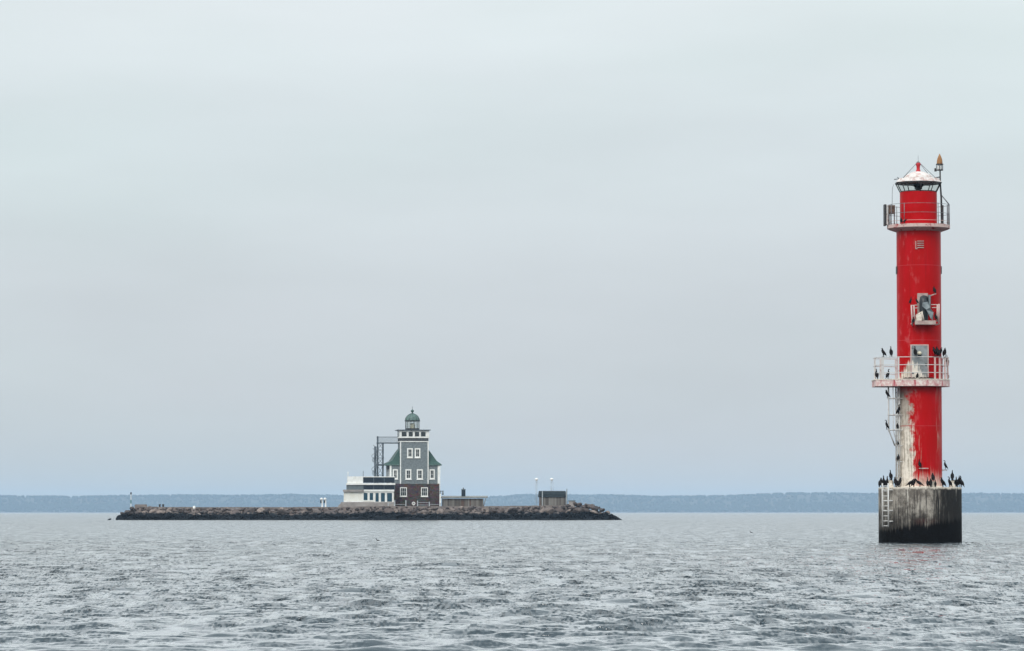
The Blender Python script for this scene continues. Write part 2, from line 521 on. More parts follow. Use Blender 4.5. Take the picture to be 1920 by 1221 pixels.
def build_sea():
    dense = np.arange(-0.16, 0.1601, 0.00092)
    out, a, st = [], 0.16, 0.0012
    while a < math.pi - 0.02:
        st = min(st * 1.28, 0.12)
        a += st
        out.append(min(a, math.pi - 0.01))
    ang = np.concatenate([-np.array(out)[::-1], dense, np.array(out)])
    rs = [0.02, 1.0, 2.5, 5.0]
    while rs[-1] < 44:
        rs.append(rs[-1] + max(0.8, 0.05 * rs[-1]))
    while rs[-1] < 250:
        rs.append(rs[-1] * 1.00115)
    while rs[-1] < 1000:
        rs.append(rs[-1] * 1.0020)
    while rs[-1] < 19600:
        rs.append(rs[-1] * 1.016)
    rs = np.array(rs)
    na, nr = len(ang), len(rs)
    A, Rr = np.meshgrid(ang, rs)
    x = (Rr * np.sin(A)).ravel()
    y = (Rr * np.cos(A)).ravel()
    dr = np.gradient(rs)
    da = np.gradient(ang)
    sp = np.maximum(dr[:, None] * np.ones_like(A), Rr * da[None, :] * 1.0).ravel()
    # three bands of waves: wavelets with peaked crests and flat troughs, finer ripples on them, a slow low swell
    def band(n, l0, l1, spread, bias=0.15):
        lam = np.exp(np.linspace(math.log(l0), math.log(l1), n)) * rng.uniform(0.95, 1.05, n)
        return lam, rng.normal(0.0, spread, n) + math.pi / 2 + bias, rng.uniform(0, 2 * math.pi, n)

    def field(lam, th, ph, wgt):
        f = np.zeros_like(x)
        gone = np.zeros_like(x)
        for L, q, p0, w_ in zip(lam, th, ph, wgt):
            keep = np.clip((L / sp - 2.0) / 2.5, 0, 1)
            kk = 2 * math.pi / L
            f += (w_ * keep) * np.cos(kk * (0.62 * x * math.cos(q) + y * math.sin(q)) + p0)
            gone += (1 - keep ** 2) * w_ ** 2
        return f, gone / np.sum(wgt ** 2)

    lam, th, ph = band(54, WAVE['l0'], WAVE['l1'], WAVE['spread'])
    wg = (lam / WAVE['l0']) ** 0.35
    wg /= math.sqrt(np.sum(wg ** 2) / 2)
    f, lost = field(lam, th, ph, wg)
    gust = 1.0 + 0.28 * np.sin(x * 0.05 + 1.3 * np.sin(y * 0.013)) * np.sin(y * 0.021 + 0.8 * np.sin(x * 0.037)) + 0.12 * np.sin(0.31 * x + 0.11 * y)
    f = 2.1 * np.tanh(f / 2.1)
    sh = WAVE['sharp']
    z = WAVE['amp'] * gust * (np.exp(sh * f) - 1.0) / sh
    lam, th, ph = band(30, 0.20, 0.62, 0.6)
    rf_, _ = field(lam, th, ph, lam / 6.28 * WAVE['ripple'] / math.sqrt(15.0))
    z += rf_ * (0.5 + 0.6 * np.clip(f, -0.6, 2.0))
    lam, th, ph = band(30, 1.4, 5.0, 0.5)
    wg = (lam / 1.4) ** 0.3
    wg /= math.sqrt(np.sum(wg ** 2) / 2)
    g, lost2 = field(lam, th, ph, wg)
    g = 1.8 * np.tanh(g / 1.8)
    z += 0.015 * gust * (np.exp(0.35 * g) - 1.0) / 0.35
    lost = 0.6 * lost + 0.4 * lost2
    co = np.stack([x, y, z], 1).astype(np.float32)
    i = np.arange(nr - 1)[:, None] * na + np.arange(na - 1)[None, :]
    quads = np.stack([i, i + na, i + na + 1, i + 1], -1).reshape(-1, 4).astype(np.int32)
    j = np.arange(nr - 1) * na
    seam = np.stack([j + na - 1, j + 2 * na - 1, j + na, j], -1).astype(np.int32)
    quads = np.concatenate([quads, seam])
    me = bpy.data.meshes.new('sea')
    me.vertices.add(len(co))
    me.vertices.foreach_set('co', co.ravel())
    nf = len(quads)
    me.loops.add(nf * 4)
    me.loops.foreach_set('vertex_index', quads[:, ::-1].ravel())
    me.polygons.add(nf)
    me.polygons.foreach_set('loop_start', np.arange(0, nf * 4, 4, dtype=np.int32))
    me.polygons.foreach_set('use_smooth', np.ones(nf, dtype=bool))
    me.update(calc_edges=True)
    me.attributes.new('fine_chop', 'FLOAT', 'POINT').data.foreach_set('value', np.sqrt(lost).astype(np.float32))
    me.materials.append(MATS['sea_water'])
    o = link('sea', me)
    tag(o, 'grey choppy sea with small dark wave faces', None, None, 'structure')
    return o


build_sea()


# ================================================================== FAR SHORE
SHORE_Y = 18000.0
prof_px = [(-2000, 926), (-600, 927), (0, 928), (120, 929), (245, 927), (330, 926), (430, 927), (530, 925), (640, 928), (760, 930), (900, 931), (960, 927),
           (1000, 925), (1090, 926), (1150, 926), (1250, 929), (1350, 928), (1430, 925), (1500, 922), (1580, 922), (1660, 923), (1800, 925), (1860, 923), (1930, 924), (2600, 926), (4000, 930)]
ppx = np.array([q[0] for q in prof_px])
ppz = np.array([at(960, q[1], SHORE_Y + 500).z for q in prof_px])


def shore_top(x):
    return float(np.interp(x / SHORE_Y * F_PX + CX, ppx, ppz))


mb = MB()
xs = np.linspace(-8000, 8000, 261)
cols = [(-60, -1.5), (0, 1.0), (120, 0.14), (500, 0.62), (820, 0.60), (1100, 0.3), (1300, -0.05)]
vs, fs = [], []
for x in xs:
    H = shore_top(x) - 10.0
    wob = 30 * math.sin(x * 0.004) + 20 * math.sin(x * 0.011 + 1)
    for j, (d, hgt) in enumerate(cols):
        vs.append((x, SHORE_Y + d + wob * (1 if d < 700 else 0), hgt if j < 2 else hgt * H * 1.5 + 2.0))
nc = len(cols)
for i in range(len(xs) - 1):
    for j in range(nc - 1):
        fs.append((i * nc + j, (i + 1) * nc + j, (i + 1) * nc + j + 1, i * nc + j + 1))
mb.add(vs, fs, True)
tag(mb.build('far_shore', 'shore_soil'), 'low wooded shore across the water, faded blue', None, None, 'structure')

mb = MB()
vs, fs = [], []
for k_ in range(11000):
    x = random.uniform(-4200, 4200)
    d = random.uniform(8, 830) if k_ % 3 else random.uniform(8, 250)
    H = shore_top(x) - 10.0
    wob = 30 * math.sin(x * 0.004) + 20 * math.sin(x * 0.011 + 1)
    g = float(np.interp(d, [0, 120, 500, 820], [1.0, 0.14 * H * 1.5 + 2, 0.62 * H * 1.5 + 2, 0.60 * H * 1.5 + 2]))
    h = random.uniform(12, 16)
    r = random.uniform(6.0, 11.0)
    o = len(vs)
    yb = SHORE_Y + d + wob
    a0 = random.random() * 6
    for (rr, zz) in ((r * 0.75, g + 0.5), (r, g + h * 0.3), (r * 0.55, g + h * 0.72)):
        for i in range(5):
            a = a0 + i * 1.2566
            vs.append((x + rr * math.cos(a), yb + rr * math.sin(a), zz))
    vs.append((x, yb, g + h))
    for j in range(2):
        for i in range(5):
            i2 = (i + 1) % 5
            fs.append((o + j * 5 + i, o + j * 5 + i2, o + j * 5 + 5 + i2, o + j * 5 + 5 + i))
    for i in range(5):
        fs.append((o + 10 + i, o + 10 + (i + 1) % 5, o + 15))
mb.add(vs, fs, True)
tag(mb.build('forest', 'forest_green'), 'distant unbroken forest along the far shore, faded by haze', 'forest', None, 'stuff')

# haze: even pale air over the whole scene
hz = MB().box(-20500, 20500, -20500, 20500, -3.5, 114.0)
m = bpy.data.materials.new('haze_air')
m.use_nodes = True
t = NT(m.node_tree)
t.n.clear()
ho = t.node('ShaderNodeOutputMaterial')
pv = t.node('ShaderNodeVolumePrincipled')
pv.inputs['Color'].default_value = (0.54, 0.73, 0.95, 1)
pv.inputs['Density'].default_value = 5.2e-5
pv.inputs['Anisotropy'].default_value = 0.0
t.l.new(pv.outputs[0], ho.inputs['Volume'])
MATS['haze_air'] = m
tag(hz.build('haze', 'haze_air'), 'thin bluish haze lying over the water', 'haze', None, 'stuff')

# ================================================================== ISLAND
IY = 930.0


def ip(px, py, Y=IY):
    return at(px, py, Y)


isl_px = [(212, 976), (222, 972), (232, 963), (246, 955), (262, 951), (300, 952), (420, 952.5), (640, 952), (700, 950.5), (915, 950.5), (1000, 949.5),
          (1060, 949), (1085, 948), (1100, 953), (1122, 957), (1140, 963), (1155, 969), (1170, 977)]
ix = np.array([ip(q[0], 960).x for q in isl_px])
iz = np.array([ip(960, q[1]).z for q in isl_px])


def isl_top(x):
    return float(np.interp(x, ix, iz))


# core of the breakwater: rubble flanks and a level top
vs, fs = [], []
xs = np.linspace(ix[0], ix[-1], 150)
ncs = 9
for x in xs:
    T = isl_top(x) - 0.25
    e = min(1.0, max(0.12, min(x - ix[0], ix[-1] - x) / 14.0))
    sec = [(-6.5 * e, -1.2), (-5.2 * e, 0.1), (-3.4 * e, T * 0.38), (-1.7 * e, T * 0.72), (-0.2, T), (6, T), (34 * e + 2, T), (38 * e + 2, T * 0.4), (42 * e + 2, -1.2)]
    for d, z in sec:
        vs.append((x + random.uniform(-.15, .15), IY + d + random.uniform(-.2, .2), min(z, T) + (random.uniform(-.18, .1) if z < T else 0)))
for i in range(len(xs) - 1):
    for j in range(ncs - 1):
        fs.append((i * ncs + j, (i + 1) * ncs + j, (i + 1) * ncs + j + 1, i * ncs + j + 1))
island = tag(MB().add(vs, fs).build('island', 'granite'), 'long low rubble island with a dark wet foot', None, None, 'structure')

# boulders: a dozen shapes, shared
rock_me = []
for k_ in range(14):
    import bmesh
    bm = bmesh.new()
    bmesh.ops.create_icosphere(bm, subdivisions=2, radius=0.5)
    planes = [Vector((random.uniform(-1, 1), random.uniform(-1, 1), random.uniform(-1, 1))).normalized() for _ in range(9)]
    cut = [random.uniform(0.27, 0.43) for _ in planes]
    for v in bm.verts:
        for pl, cdist in zip(planes, cut):
            dd = v.co.dot(pl)
            if dd > cdist:
                v.co -= pl * (dd - cdist)
        v.co *= 1 + random.uniform(-.05, .05)
        v.co.z *= 0.8
    me = bpy.data.meshes.new('boulder')
    bm.to_mesh(me)
    bm.free()
    me.materials.append(MATS['granite'])
    rock_me.append(me)


def boulder(x, y, z, s, parent=island, name='boulder'):
    o = link(name, random.choice(rock_me), parent, (x, y, z))
    o.rotation_euler = (random.uniform(-.5, .5), random.uniform(-.5, .5), random.uniform(0, 6.28))
    o.scale = (s * random.uniform(1.0, 1.5), s * random.uniform(0.8, 1.2), s * random.uniform(0.8, 1.05))
    return o


L0, L1 = ix[1], ix[-1] - 1.0
nrow = [(0.0, 74, 1.9), (0.34, 66, 2.05), (0.66, 62, 1.75), (0.92, 56, 1.15)]
for fr, cnt, size in nrow:
    for i in range(cnt):
        x = L0 + (L1 - L0) * (i + random.uniform(0.15, 0.85)) / cnt
        T = isl_top(x)
        e = min(1.0, max(0.12, min(x - ix[0], ix[-1] - x) / 14.0))
        z = -0.15 + (T + 0.05) * fr * random.uniform(0.88, 1.06)
        s = size * random.choice((0.6, 0.8, 1.0, 1.15, 1.5)) * random.uniform(0.85, 1.15)
        z = min(z, T - s * 0.36 + (0.25 if fr > 0.9 else 0.0))
        boulder(x, IY - 5.3 * e * (1 - fr) - 0.4 + random.uniform(-.3, .3), z, s)
# the heap at the end beside the tarred shed, and the tip
for px, py, s in [(1078, 945, 1.5), (1086, 947, 1.7), (1094, 950, 1.6), (1099, 947.5, 1.2), (1105, 950, 1.9), (1110, 948.5, 1.5), (1117, 953, 1.6), (1123, 952, 0.9),
                  (1128, 957, 1.6), (1131, 956.5, 1.0), (1139, 962, 1.5), (1146, 966, 1.2), (1153, 970, 1.2), (1161, 973, 0.7), (205, 974, 0.8), (224, 970, 1.8), (231, 964, 1.8),
                  (1065, 949, 1.4), (1056, 952, 1.3), (1072, 953, 1.7), (1084, 956, 1.6), (1099, 957, 1.8), (1113, 960, 1.7), (1125, 965, 1.6), (1110, 952, 1.7), (238, 961, 1.6), (247, 953, 1.3)]:
    q = ip(px, py, IY - 1.5)
    boulder(q.x, q.y + random.uniform(-.6, .6), q.z, s)
# smaller rubble between them, nobody could count it
base_v = np.array([v.co[:] for v in rock_me[0].vertices])
vs, fs = [], []
for k_ in range(900):
    me = random.choice(rock_me)
    x = random.uniform(L0, L1)
    T = isl_top(x)
    e = min(1.0, max(0.12, min(x - ix[0], ix[-1] - x) / 14.0))
    fr = random.random()
    s = random.uniform(0.35, 0.75)
    M = Matrix.Translation((x, IY - 5.2 * e * (1 - fr) - 0.3, min(T * fr + random.uniform(-.1, .15), T - s * 0.2))) @ Matrix.Rotation(random.uniform(0, 6), 4, 'Z') @ Matrix.Diagonal((s * 1.3, s, s, 1))
    o = len(vs)
    vs += [M @ v.co for v in me.vertices]
    fs += [tuple(i + o for i in p_.vertices) for p_ in me.polygons]
tag(MB().add(vs, fs).build('rubble', 'granite', island), None, None, None, 'stuff')

# paved ledge along the top of the rubble
ledge = MB()
a_, b_ = ip(268, 950), ip(1062, 950)
ledge_z = ip(960, 950.2).z
nseg = 60
for i in range(nseg):
    x0 = a_.x + (b_.x - a_.x) * i / nseg
    x1 = a_.x + (b_.x - a_.x) * (i + 1) / nseg - 0.04
    zt = isl_top((x0 + x1) / 2) + 0.18 + random.uniform(-.03, .03)
    MB().box(x0, x1, IY - 0.1, IY + 1.1, zt - 0.42, zt).build('kerb_stone', 'quay_stone', island)


class Loc:
    """Metres in a local frame from photograph pixels, at distance Y with origin px0 (x) and py0 (z)."""
    def __init__(self, px0, py0, Y, rz=0.0):
        self.Y, self.p0 = Y, at(px0, py0, Y)
        self.px0, self.py0 = px0, py0
        self.k = (at(px0 + 1, py0, Y).x - self.p0.x)
        self.c = math.cos(rz)

    def x(self, px):
        return (px - self.px0) * self.k / self.c

    def z(self, py):
        return (self.py0 - py) * self.k


def window(parent, x0, x1, z0, z1, y, cols=2, rows=2, mat='board_white', fw=0.2, glass='window_glass', name='window', sill=True):
    """White casing with glazing bars set on a wall whose face is at y (outside is -y); the pane is a part of it."""
    f = MB()
    f.box(x0, x0 + fw, y - 0.10, y + 0.05, z0, z1)
    f.box(x1 - fw, x1, y - 0.10, y + 0.05, z0, z1)
    f.box(x0 + fw, x1 - fw, y - 0.09, y + 0.05, z1 - fw, z1)
    f.box(x0 + fw, x1 - fw, y - 0.09, y + 0.05, z0, z0 + fw)
    bw = 0.05
    for i in range(1, cols):
        xc = x0 + fw + (x1 - x0 - 2 * fw) * i / cols
        f.box(xc - bw / 2, xc + bw / 2, y - 0.06, y + 0.04, z0 + fw, z1 - fw)
    for i in range(1, rows):
        zc = z0 + fw + (z1 - z0 - 2 * fw) * i / rows
        f.box(x0 + fw, x1 - fw, y - 0.055, y + 0.04, zc - bw / 2, zc + bw / 2)
    o = f.build(name, mat, parent)
    MB().box(x0 + fw, x1 - fw, y - 0.03, y + 0.03, z0 + fw, z1 - fw).build('pane', glass, o)
    if sill:
        MB().box(x0 - 0.1, x1 + 0.1, y - 0.2, y + 0.02, z0 - 0.14, z0 - 0.005).build('sill', mat, o)
    return o


# ------------------------------------------------------------------ the lighthouse on the island
HR = R(6.5)
HY = 937.0
hl = Loc(775, 950, HY, HR)
house = thing('lighthouse_house', 'grey shingled lighthouse with square tower, green copper roof and brown stone base on the island', 'lighthouse', hl.p0, HR)
hx, hzz = hl.x, hl.z
BX0, BX1 = hx(731), hx(824)
TX0, TX1 = hx(750.5), hx(803)
ZB, ZE, ZT = hzz(907), hzz(871), hzz(829)
MB().box(BX0, BX1, 0.35, 12.5, -0.5, ZB).box(TX0 - 0.1, TX1 + 0.1, -0.1, 0.36, -0.5, ZB - 0.05).build('stone_base', 'house_stone', house)
MB().box(BX0 + 0.1, BX1 - 0.1, 0.45, 12.4, ZB, ZE + 0.1).build('wall', 'shingle_grey', house)
MB().box(TX0, TX1, 0.0, TX1 - TX0, ZB - 0.05, ZT).build('tower', 'shingle_grey', house)
cb = 0.26
for x0, z1 in ((TX0 - 0.06, ZT), (TX1 - cb + 0.06, ZT)):
    MB().box(x0, x0 + cb, -0.07, cb, ZB - 0.1, z1).build('corner_board', 'board_white', house)
for x0 in (BX0 + 0.02, BX1 - 0.42 - 0.02):
    MB().box(x0, x0 + 0.42, 0.36, 0.36 + cb, ZB, ZE).build('corner_board', 'board_white', house)
MB().box(BX0 + 0.04, BX0 + 0.04 + cb, 12.1, 12.46, ZB, ZE).build('corner_board', 'board_white', house)
# hipped roof with a flared foot around the tower
yc = 6.4
rf = []
HW = (BX1 - BX0) / 2 + 0.55
for hw, hd, z in ((HW, 6.25, ZE), (5.6, 5.4, ZE + 0.95), (4.1, 4.2, ZE + 3.2), (0.5, 0.5, hzz(811))):
    cx_ = (BX0 + BX1) / 2
    lw = hw + (0.7 if hw == HW else 0.0)
    rf.append([(cx_ - lw, yc - hd, z), (cx_ + hw, yc - hd, z), (cx_ + hw, yc + hd, z), (cx_ - lw, yc + hd, z)])
vs = [q for ring in rf for q in ring]
fs = [(3, 2, 1, 0), (12, 13, 14, 15)]
for j in range(3):
    for i in range(4):
        fs.append((j * 4 + i, j * 4 + (i + 1) % 4, j * 4 + 4 + (i + 1) % 4, j * 4 + 4 + i))
roof = MB().add(vs, fs).build('roof', 'copper_green', house)
cx_ = (BX0 + BX1) / 2
e0, e1 = cx_ - HW - 0.73, cx_ + HW + 0.03
fa = MB().box(e0, e1, yc - 6.28, yc - 6.05, ZE - 0.24, ZE - 0.004).box(e0, e0 + 0.23, yc - 6.05, yc + 6.25, ZE - 0.24, ZE - 0.004)
fa.box(e1 - 0.23, e1, yc - 6.05, yc + 6.25, ZE - 0.24, ZE - 0.004)
fa.build('fascia', 'copper_pale', roof)
# tower head: string course, band, lookout room with four windows, flat slab
TW = TX1 - TX0
MB().box(TX0 - 0.14, TX1 + 0.14, -0.14, TW + 0.14, ZT, ZT + 0.22).build('string_course', 'board_white', house)
MB().box(TX0 - 0.02, TX1 + 0.02, -0.02, TW + 0.02, ZT + 0.22, hzz(821.5)).build('frieze', 'shingle_dark', house)
z0, z1 = hzz(821.5), hzz(807)
look = MB().box(TX0 - 0.2, TX1 + 0.2, -0.2, TW + 0.2, z0, z1).build('lookout_room', 'board_white', house)
for a_px, b_px in ((753, 762), (766, 773.5), (777.5, 785.5), (789, 797.5)):
    MB().box(hx(a_px), hx(b_px), -0.24, -0.1, hzz(818.5), hzz(810)).build('pane', 'window_glass', look)
for k_ in range(4):
    MB().box(TX0 - 0.24, TX0 - 0.1, 0.7 + k_ * 1.5, 1.6 + k_ * 1.5, hzz(818.5), hzz(810)).build('pane', 'window_glass', look)
MB().box(TX0 - 0.75, TX1 + 0.55, -0.7, TW + 0.7, z1, z1 + 0.16).build('tower_slab', 'steel_grey', house)
# lantern
LX, LY = (TX0 + TX1) / 2 - 0.2, TW / 2
zl0, zl1 = z1 + 0.16, hzz(788)
lan = MB().lathe([(1.78, zl0), (1.82, zl0 + 0.4)], 12, cx=LX, cy=LY, smooth=False).build('lantern', 'dark_steel', house)
for i in range(12):
    a = 2 * math.pi * (i + 0.5) / 12
    MB().tube([(LX + 1.76 * math.cos(a), LY + 1.76 * math.sin(a), zl0 + 0.4), (LX + 1.76 * math.cos(a), LY + 1.76 * math.sin(a), zl1 - 0.25)], 0.055, 5).build('mullion', 'dark_steel', lan)
    a1, a2 = a - math.pi / 12 * 1.0 + 0.0, a + math.pi / 12
    q = [(LX + 1.69 * math.cos(an), LY + 1.69 * math.sin(an)) for an in (a, a + math.pi / 6)]
    MB().add([(q[0][0], q[0][1], zl0 + 0.4), (q[1][0], q[1][1], zl0 + 0.4), (q[1][0], q[1][1], zl1 - 0.25), (q[0][0], q[0][1], zl1 - 0.25)], [(0, 1, 2, 3)]).build('pane', 'clear_glass', lan)
MB().lathe([(0.5, zl0 + 0.3), (0.55, zl0 + 0.7), (0.6, zl0 + 1.1), (0.5, zl0 + 1.6), (0.2, zl0 + 1.7)], 14, cx=LX, cy=LY).build('lens', 'lamp_cream', lan)
MB().lathe([(1.80, zl1 - 0.25), (2.0, zl1 - 0.1), (2.0, zl1)], 24, cx=LX, cy=LY, smooth=False).build('lantern_rim', 'dark_steel', lan)
zd = hzz(774.5)
hd = zd - zl1
dome = MB().lathe([(1.82 * math.cos(a) ** 1.25, zl1 + hd * math.sin(a)) for a in np.linspace(0, 1.5, 9)], 24, cx=LX, cy=LY).build('dome', 'copper_pale', house)
for i in range(12):
    a = 2 * math.pi * i / 12
    MB().tube([(LX + 1.85 * math.cos(e_) ** 1.25 * math.cos(a), LY + 1.85 * math.cos(e_) ** 1.25 * math.sin(a), zl1 + (hd + 0.02) * math.sin(e_)) for e_ in np.linspace(0, 1.5, 7)], 0.045, 4).build('rib', 'copper_green', dome)
MB().lathe([(0.12, zd - 0.05), (0.14, zd + 0.2), (0.36, zd + 0.42), (0.40, zd + 0.62), (0.28, zd + 0.85), (0.06, zd + 0.95), (0.035, zd + 1.8)], 14, cx=LX, cy=LY).build('finial', 'copper_green', dome)
# windows
for a_px, b_px, c_py, d_py, cl, rw in ((763.2, 773.8, 858.5, 840.5, 2, 2), (777.4, 788, 858.5, 840.5, 2, 2), (760, 771.2, 899, 880, 2, 2), (781.4, 792.8, 899, 880, 2, 2)):
    window(house, hx(a_px), hx(b_px), hzz(c_py), hzz(d_py), 0.0, cl, rw, fw=0.33)
for a_px, b_px in ((736.8, 746.2), (805.5, 815.3)):
    window(house, hx(a_px), hx(b_px), hzz(898.5), hzz(880), 0.45, 2, 2, fw=0.3)
for a_px, b_px in ((750, 762.8), (789.3, 802), ):
    window(house, hx(a_px), hx(b_px), hzz(931), hzz(914), -0.1, 3, 2, fw=0.2)
for k_ in range(3):      # west side windows
    f = MB().box(BX0 - 0.02, BX0 + 0.12, 2.5 + k_ * 3, 3.7 + k_ * 3, hzz(898.5), hzz(880)).build('window', 'board_white', house)
    MB().box(BX0 - 0.04, BX0 + 0.1, 2.75 + k_ * 3, 3.45 + k_ * 3, hzz(896.5), hzz(882)).build('pane', 'window_glass', f)
# down pipe at the corner
MB().tube([(BX1 + 0.12, 0.3, -0.2), (BX1 + 0.12, 0.3, ZE - 0.3)], 0.09, 6).build('downpipe', 'board_white', house)

# steel access stair with a bridge to the tower head
st = thing('access_stair', 'grey steel stair tower with a bridge to the lighthouse tower head', 'stair', hl.p0, HR)
sx0, sx1 = hx(711), hx(721)
zb = hzz(829.5)
YS = 4.2
for x in (sx0, sx1):
    for y in (YS, YS + 1.6):
        MB().box(x - 0.13, x + 0.13, y - 0.13, y + 0.13, -0.3, zb + (0.0 if x == sx1 else 1.6)).build('post', 'steel_grey', st)
for z in (hzz(843), hzz(858), hzz(872), hzz(890), hzz(908), hzz(926)):
    MB().box(sx0 - 0.2, sx1 + 0.2, YS - 0.2, YS + 1.8, z - 0.14, z).build('landing', 'steel_grey', st)
lv_ = [-0.3, hzz(926), hzz(908), hzz(890), hzz(872), hzz(858), hzz(843), zb]
for i in range(len(lv_) - 1):
    a_, b_ = (sx0, sx1) if i % 2 else (sx1, sx0)
    bar('brace', 'steel_grey', st, (a_, YS - 0.1, lv_[i]), (b_, YS - 0.1, lv_[i + 1]), 0.05, 5)
    bar('brace', 'steel_grey', st, (b_, YS + 1.7, lv_[i]), (a_, YS + 1.7, lv_[i + 1]), 0.05, 5)
brd = MB().box(sx0 - 0.25, TX0, YS - 0.1, YS + 1.7, zb - 0.25, zb).build('bridge', 'steel_grey', st)
for y in (YS - 0.08, YS + 1.62):
    MB().box(sx0 - 0.2, TX0 - 0.02, y, y + 0.05, zb + 1.36, zb + 1.46).build('handrail', 'steel_grey', brd)
    for i in range(34):
        xx = sx0 - 0.15 + (TX0 - sx0) * i / 34
        MB().box(xx, xx + 0.035, y + 0.01, y + 0.04, zb, zb + 1.36).build('baluster', 'steel_mesh', brd)
# helical flight round a newel
nx, ny = hx(706), YS - 0.2
MB().tube([(nx, ny, -0.3), (nx, ny, hzz(837))], 0.3, 8).build('newel', 'steel_grey', st)
zst = 0.2
k_ = 0
while zst < hzz(840):
    a = k_ * 0.42
    MB().add([(nx + 0.1 * math.cos(a - .2), ny + 0.1 * math.sin(a - .2), 0), (nx + 0.85 * math.cos(a - .26), ny + 0.85 * math.sin(a - .26), 0),
              (nx + 0.85 * math.cos(a + .26), ny + 0.85 * math.sin(a + .26), 0), (nx + 0.1 * math.cos(a - .2), ny + 0.1 * math.sin(a - .2), 0.09),
              (nx + 0.85 * math.cos(a - .26), ny + 0.85 * math.sin(a - .26), 0.09), (nx + 0.85 * math.cos(a + .26), ny + 0.85 * math.sin(a + .26), 0.09)],
             [(2, 1, 0), (3, 4, 5), (0, 1, 4, 3), (1, 2, 5, 4), (2, 0, 3, 5)]).build('tread', 'steel_grey', st, (0, 0, zst))
    zst += 0.22
    k_ += 1
pts = [(nx + 0.88 * math.cos(i * 0.42), ny + 0.88 * math.sin(i * 0.42), 1.2 + 0.22 * i) for i in range(k_)]
MB().tube(pts, 0.05, 5).build('handrail', 'steel_grey', st)
MB().box(hx(712), hx(730), 3.0, 7.5, hzz(872) - 0.1, hzz(872) + 0.25).build('landing', 'steel_grey', st)

# ------------------------------------------------------------------ pavilion beside it
PR = R(3.0)
pl = Loc(690, 950, HY - 6.0, PR)
pav = thing('pavilion', 'low white pavilion with roof terrace and dark glazed bands beside the island lighthouse', 'pavilion', pl.p0, PR)
px_, pz_ = pl.x, pl.z
D = 9.0
MB().box(px_(640), px_(741), -0.4, D, -1.0, pz_(941.5)).build('podium', 'concrete_grey', pav)
MB().add([(px_(630), -0.6, -0.6), (px_(640.2), -0.6, -0.6), (px_(640.2), -0.6, pz_(941.8)), (px_(630), 6, -0.6), (px_(640.2), 6, -0.6), (px_(640.2), 6, pz_(941.8))],
         [(0, 1, 2), (5, 4, 3), (0, 2, 5, 3), (1, 4, 5, 2), (0, 3, 4, 1)]).build('ramp', 'concrete_grey', pav)
MB().box(px_(645), px_(738.5), 0.0, D - 0.2, pz_(941.5), pz_(920.5)).build('wall', 'render_cream', pav)
MB().box(px_(644.6), px_(681), -0.06, 0.0, pz_(941.6), pz_(939.0)).build('plinth', 'board_white', pav)
for a_px, b_px, c_py in ((679.8, 691, 940), (691.2, 701.5, 940), (702, 712, 943), (712.2, 723.5, 943), (723.7, 737, 943)):
    window(pav, px_(a_px), px_(b_px), pz_(c_py), pz_(922.5), 0.0, 1, 1, fw=0.26, glass='window_blue', sill=False)
MB().box(px_(643.5), px_(682), -0.55, D, pz_(922.3), pz_(918.3)).build('eave', 'concrete_grey', pav)
MB().box(px_(682), px_(739), -0.35, D, pz_(921.8), pz_(918.3)).build('eave', 'board_white', pav)
MB().box(px_(650), px_(681), -0.1, D, pz_(918.3), pz_(909.4)).build('roof_band', 'slate_grey', pav)
MB().box(px_(681), px_(740), -0.1, D, pz_(918.3), pz_(909.4)).build('roof_band', 'slate_dark', pav)
for p_ in (681, 700.5, 720, 740):
    MB().box(px_(p_) - 0.06, px_(p_) + 0.06, -0.16, -0.1, pz_(918.3), pz_(909.4)).build('mullion', 'slate_grey', pav)
MB().box(px_(649.5), px_(741), -0.4, D, pz_(909.4), pz_(906)).build('cornice', 'board_white', pav)
MB().box(px_(651.5), px_(680.5), -0.05, 0.25, pz_(906), pz_(893.5)).box(px_(651.5), px_(653.5), 0.25, D, pz_(906), pz_(893.5)).build('parapet', 'board_white', pav)
for a_px, b_px in ((681, 700.2), (701, 719.8), (720.6, 739.5)):
    MB().box(px_(a_px), px_(b_px), -0.02, 0.05, pz_(905.5), pz_(895)).build('glass_screen', 'slate_dark', pav)
MB().box(px_(680.5), px_(740), -0.08, 0.1, pz_(895), pz_(893.6)).build('handrail', 'board_white', pav)
for p_ in (681, 700.6, 720.2, 739.7):
    MB().box(px_(p_) - 0.05, px_(p_) + 0.05, -0.07, 0.08, pz_(906), pz_(895)).build('screen_post', 'slate_grey', pav)
bar('flagpole', 'board_white', pav, (px_(652.5), 0.1, pz_(894)), (px_(652.5), 0.1, pz_(885)), 0.09)
bar('aerial', 'steel_grey', pav, (px_(681), 0.3, pz_(894)), (px_(681), 0.3, pz_(883)), 0.06)

# ------------------------------------------------------------------ quay railing, lifebuoy, gate post
qy = IY + 0.9
qr = thing('quay_railing', 'grey post railing along the quay below the island lighthouse', 'railing', (0, 0, 0))
for p_ in (717, 728, 740, 761, 783, 805, 826):
    a = ip(p_, 951, qy)
    z_ = {783: 939, 805: 941, 761: 938, 740: 938}.get(p_, 943)
    MB().box(-0.12, 0.12, -0.1, 0.1, -0.2, ip(p_, z_, qy).z - a.z).build('post', 'pale_lattice', qr, a)
for p0_, p1_, py in ((717, 740, 944), (740, 761, 946), (783, 805, 942.5), (783, 805, 947), (805, 826, 946)):
    bar('rail', 'pale_lattice', qr, ip(p0_, py, qy), ip(p1_, py, qy), 0.05)
lb_p = ip(775.5, 944.3, qy)
lb = thing('lifebuoy', 'white lifebuoy on a short stand before the stone base of the lighthouse', 'lifebuoy', (lb_p.x, lb_p.y, lb_p.z))
MB().tube([(0.33 * math.cos(a), 0, 0.33 * math.sin(a)) for a in np.linspace(0, 2 * math.pi, 16, endpoint=False)], 0.11, 6, True).build('ring', 'board_white', lb)
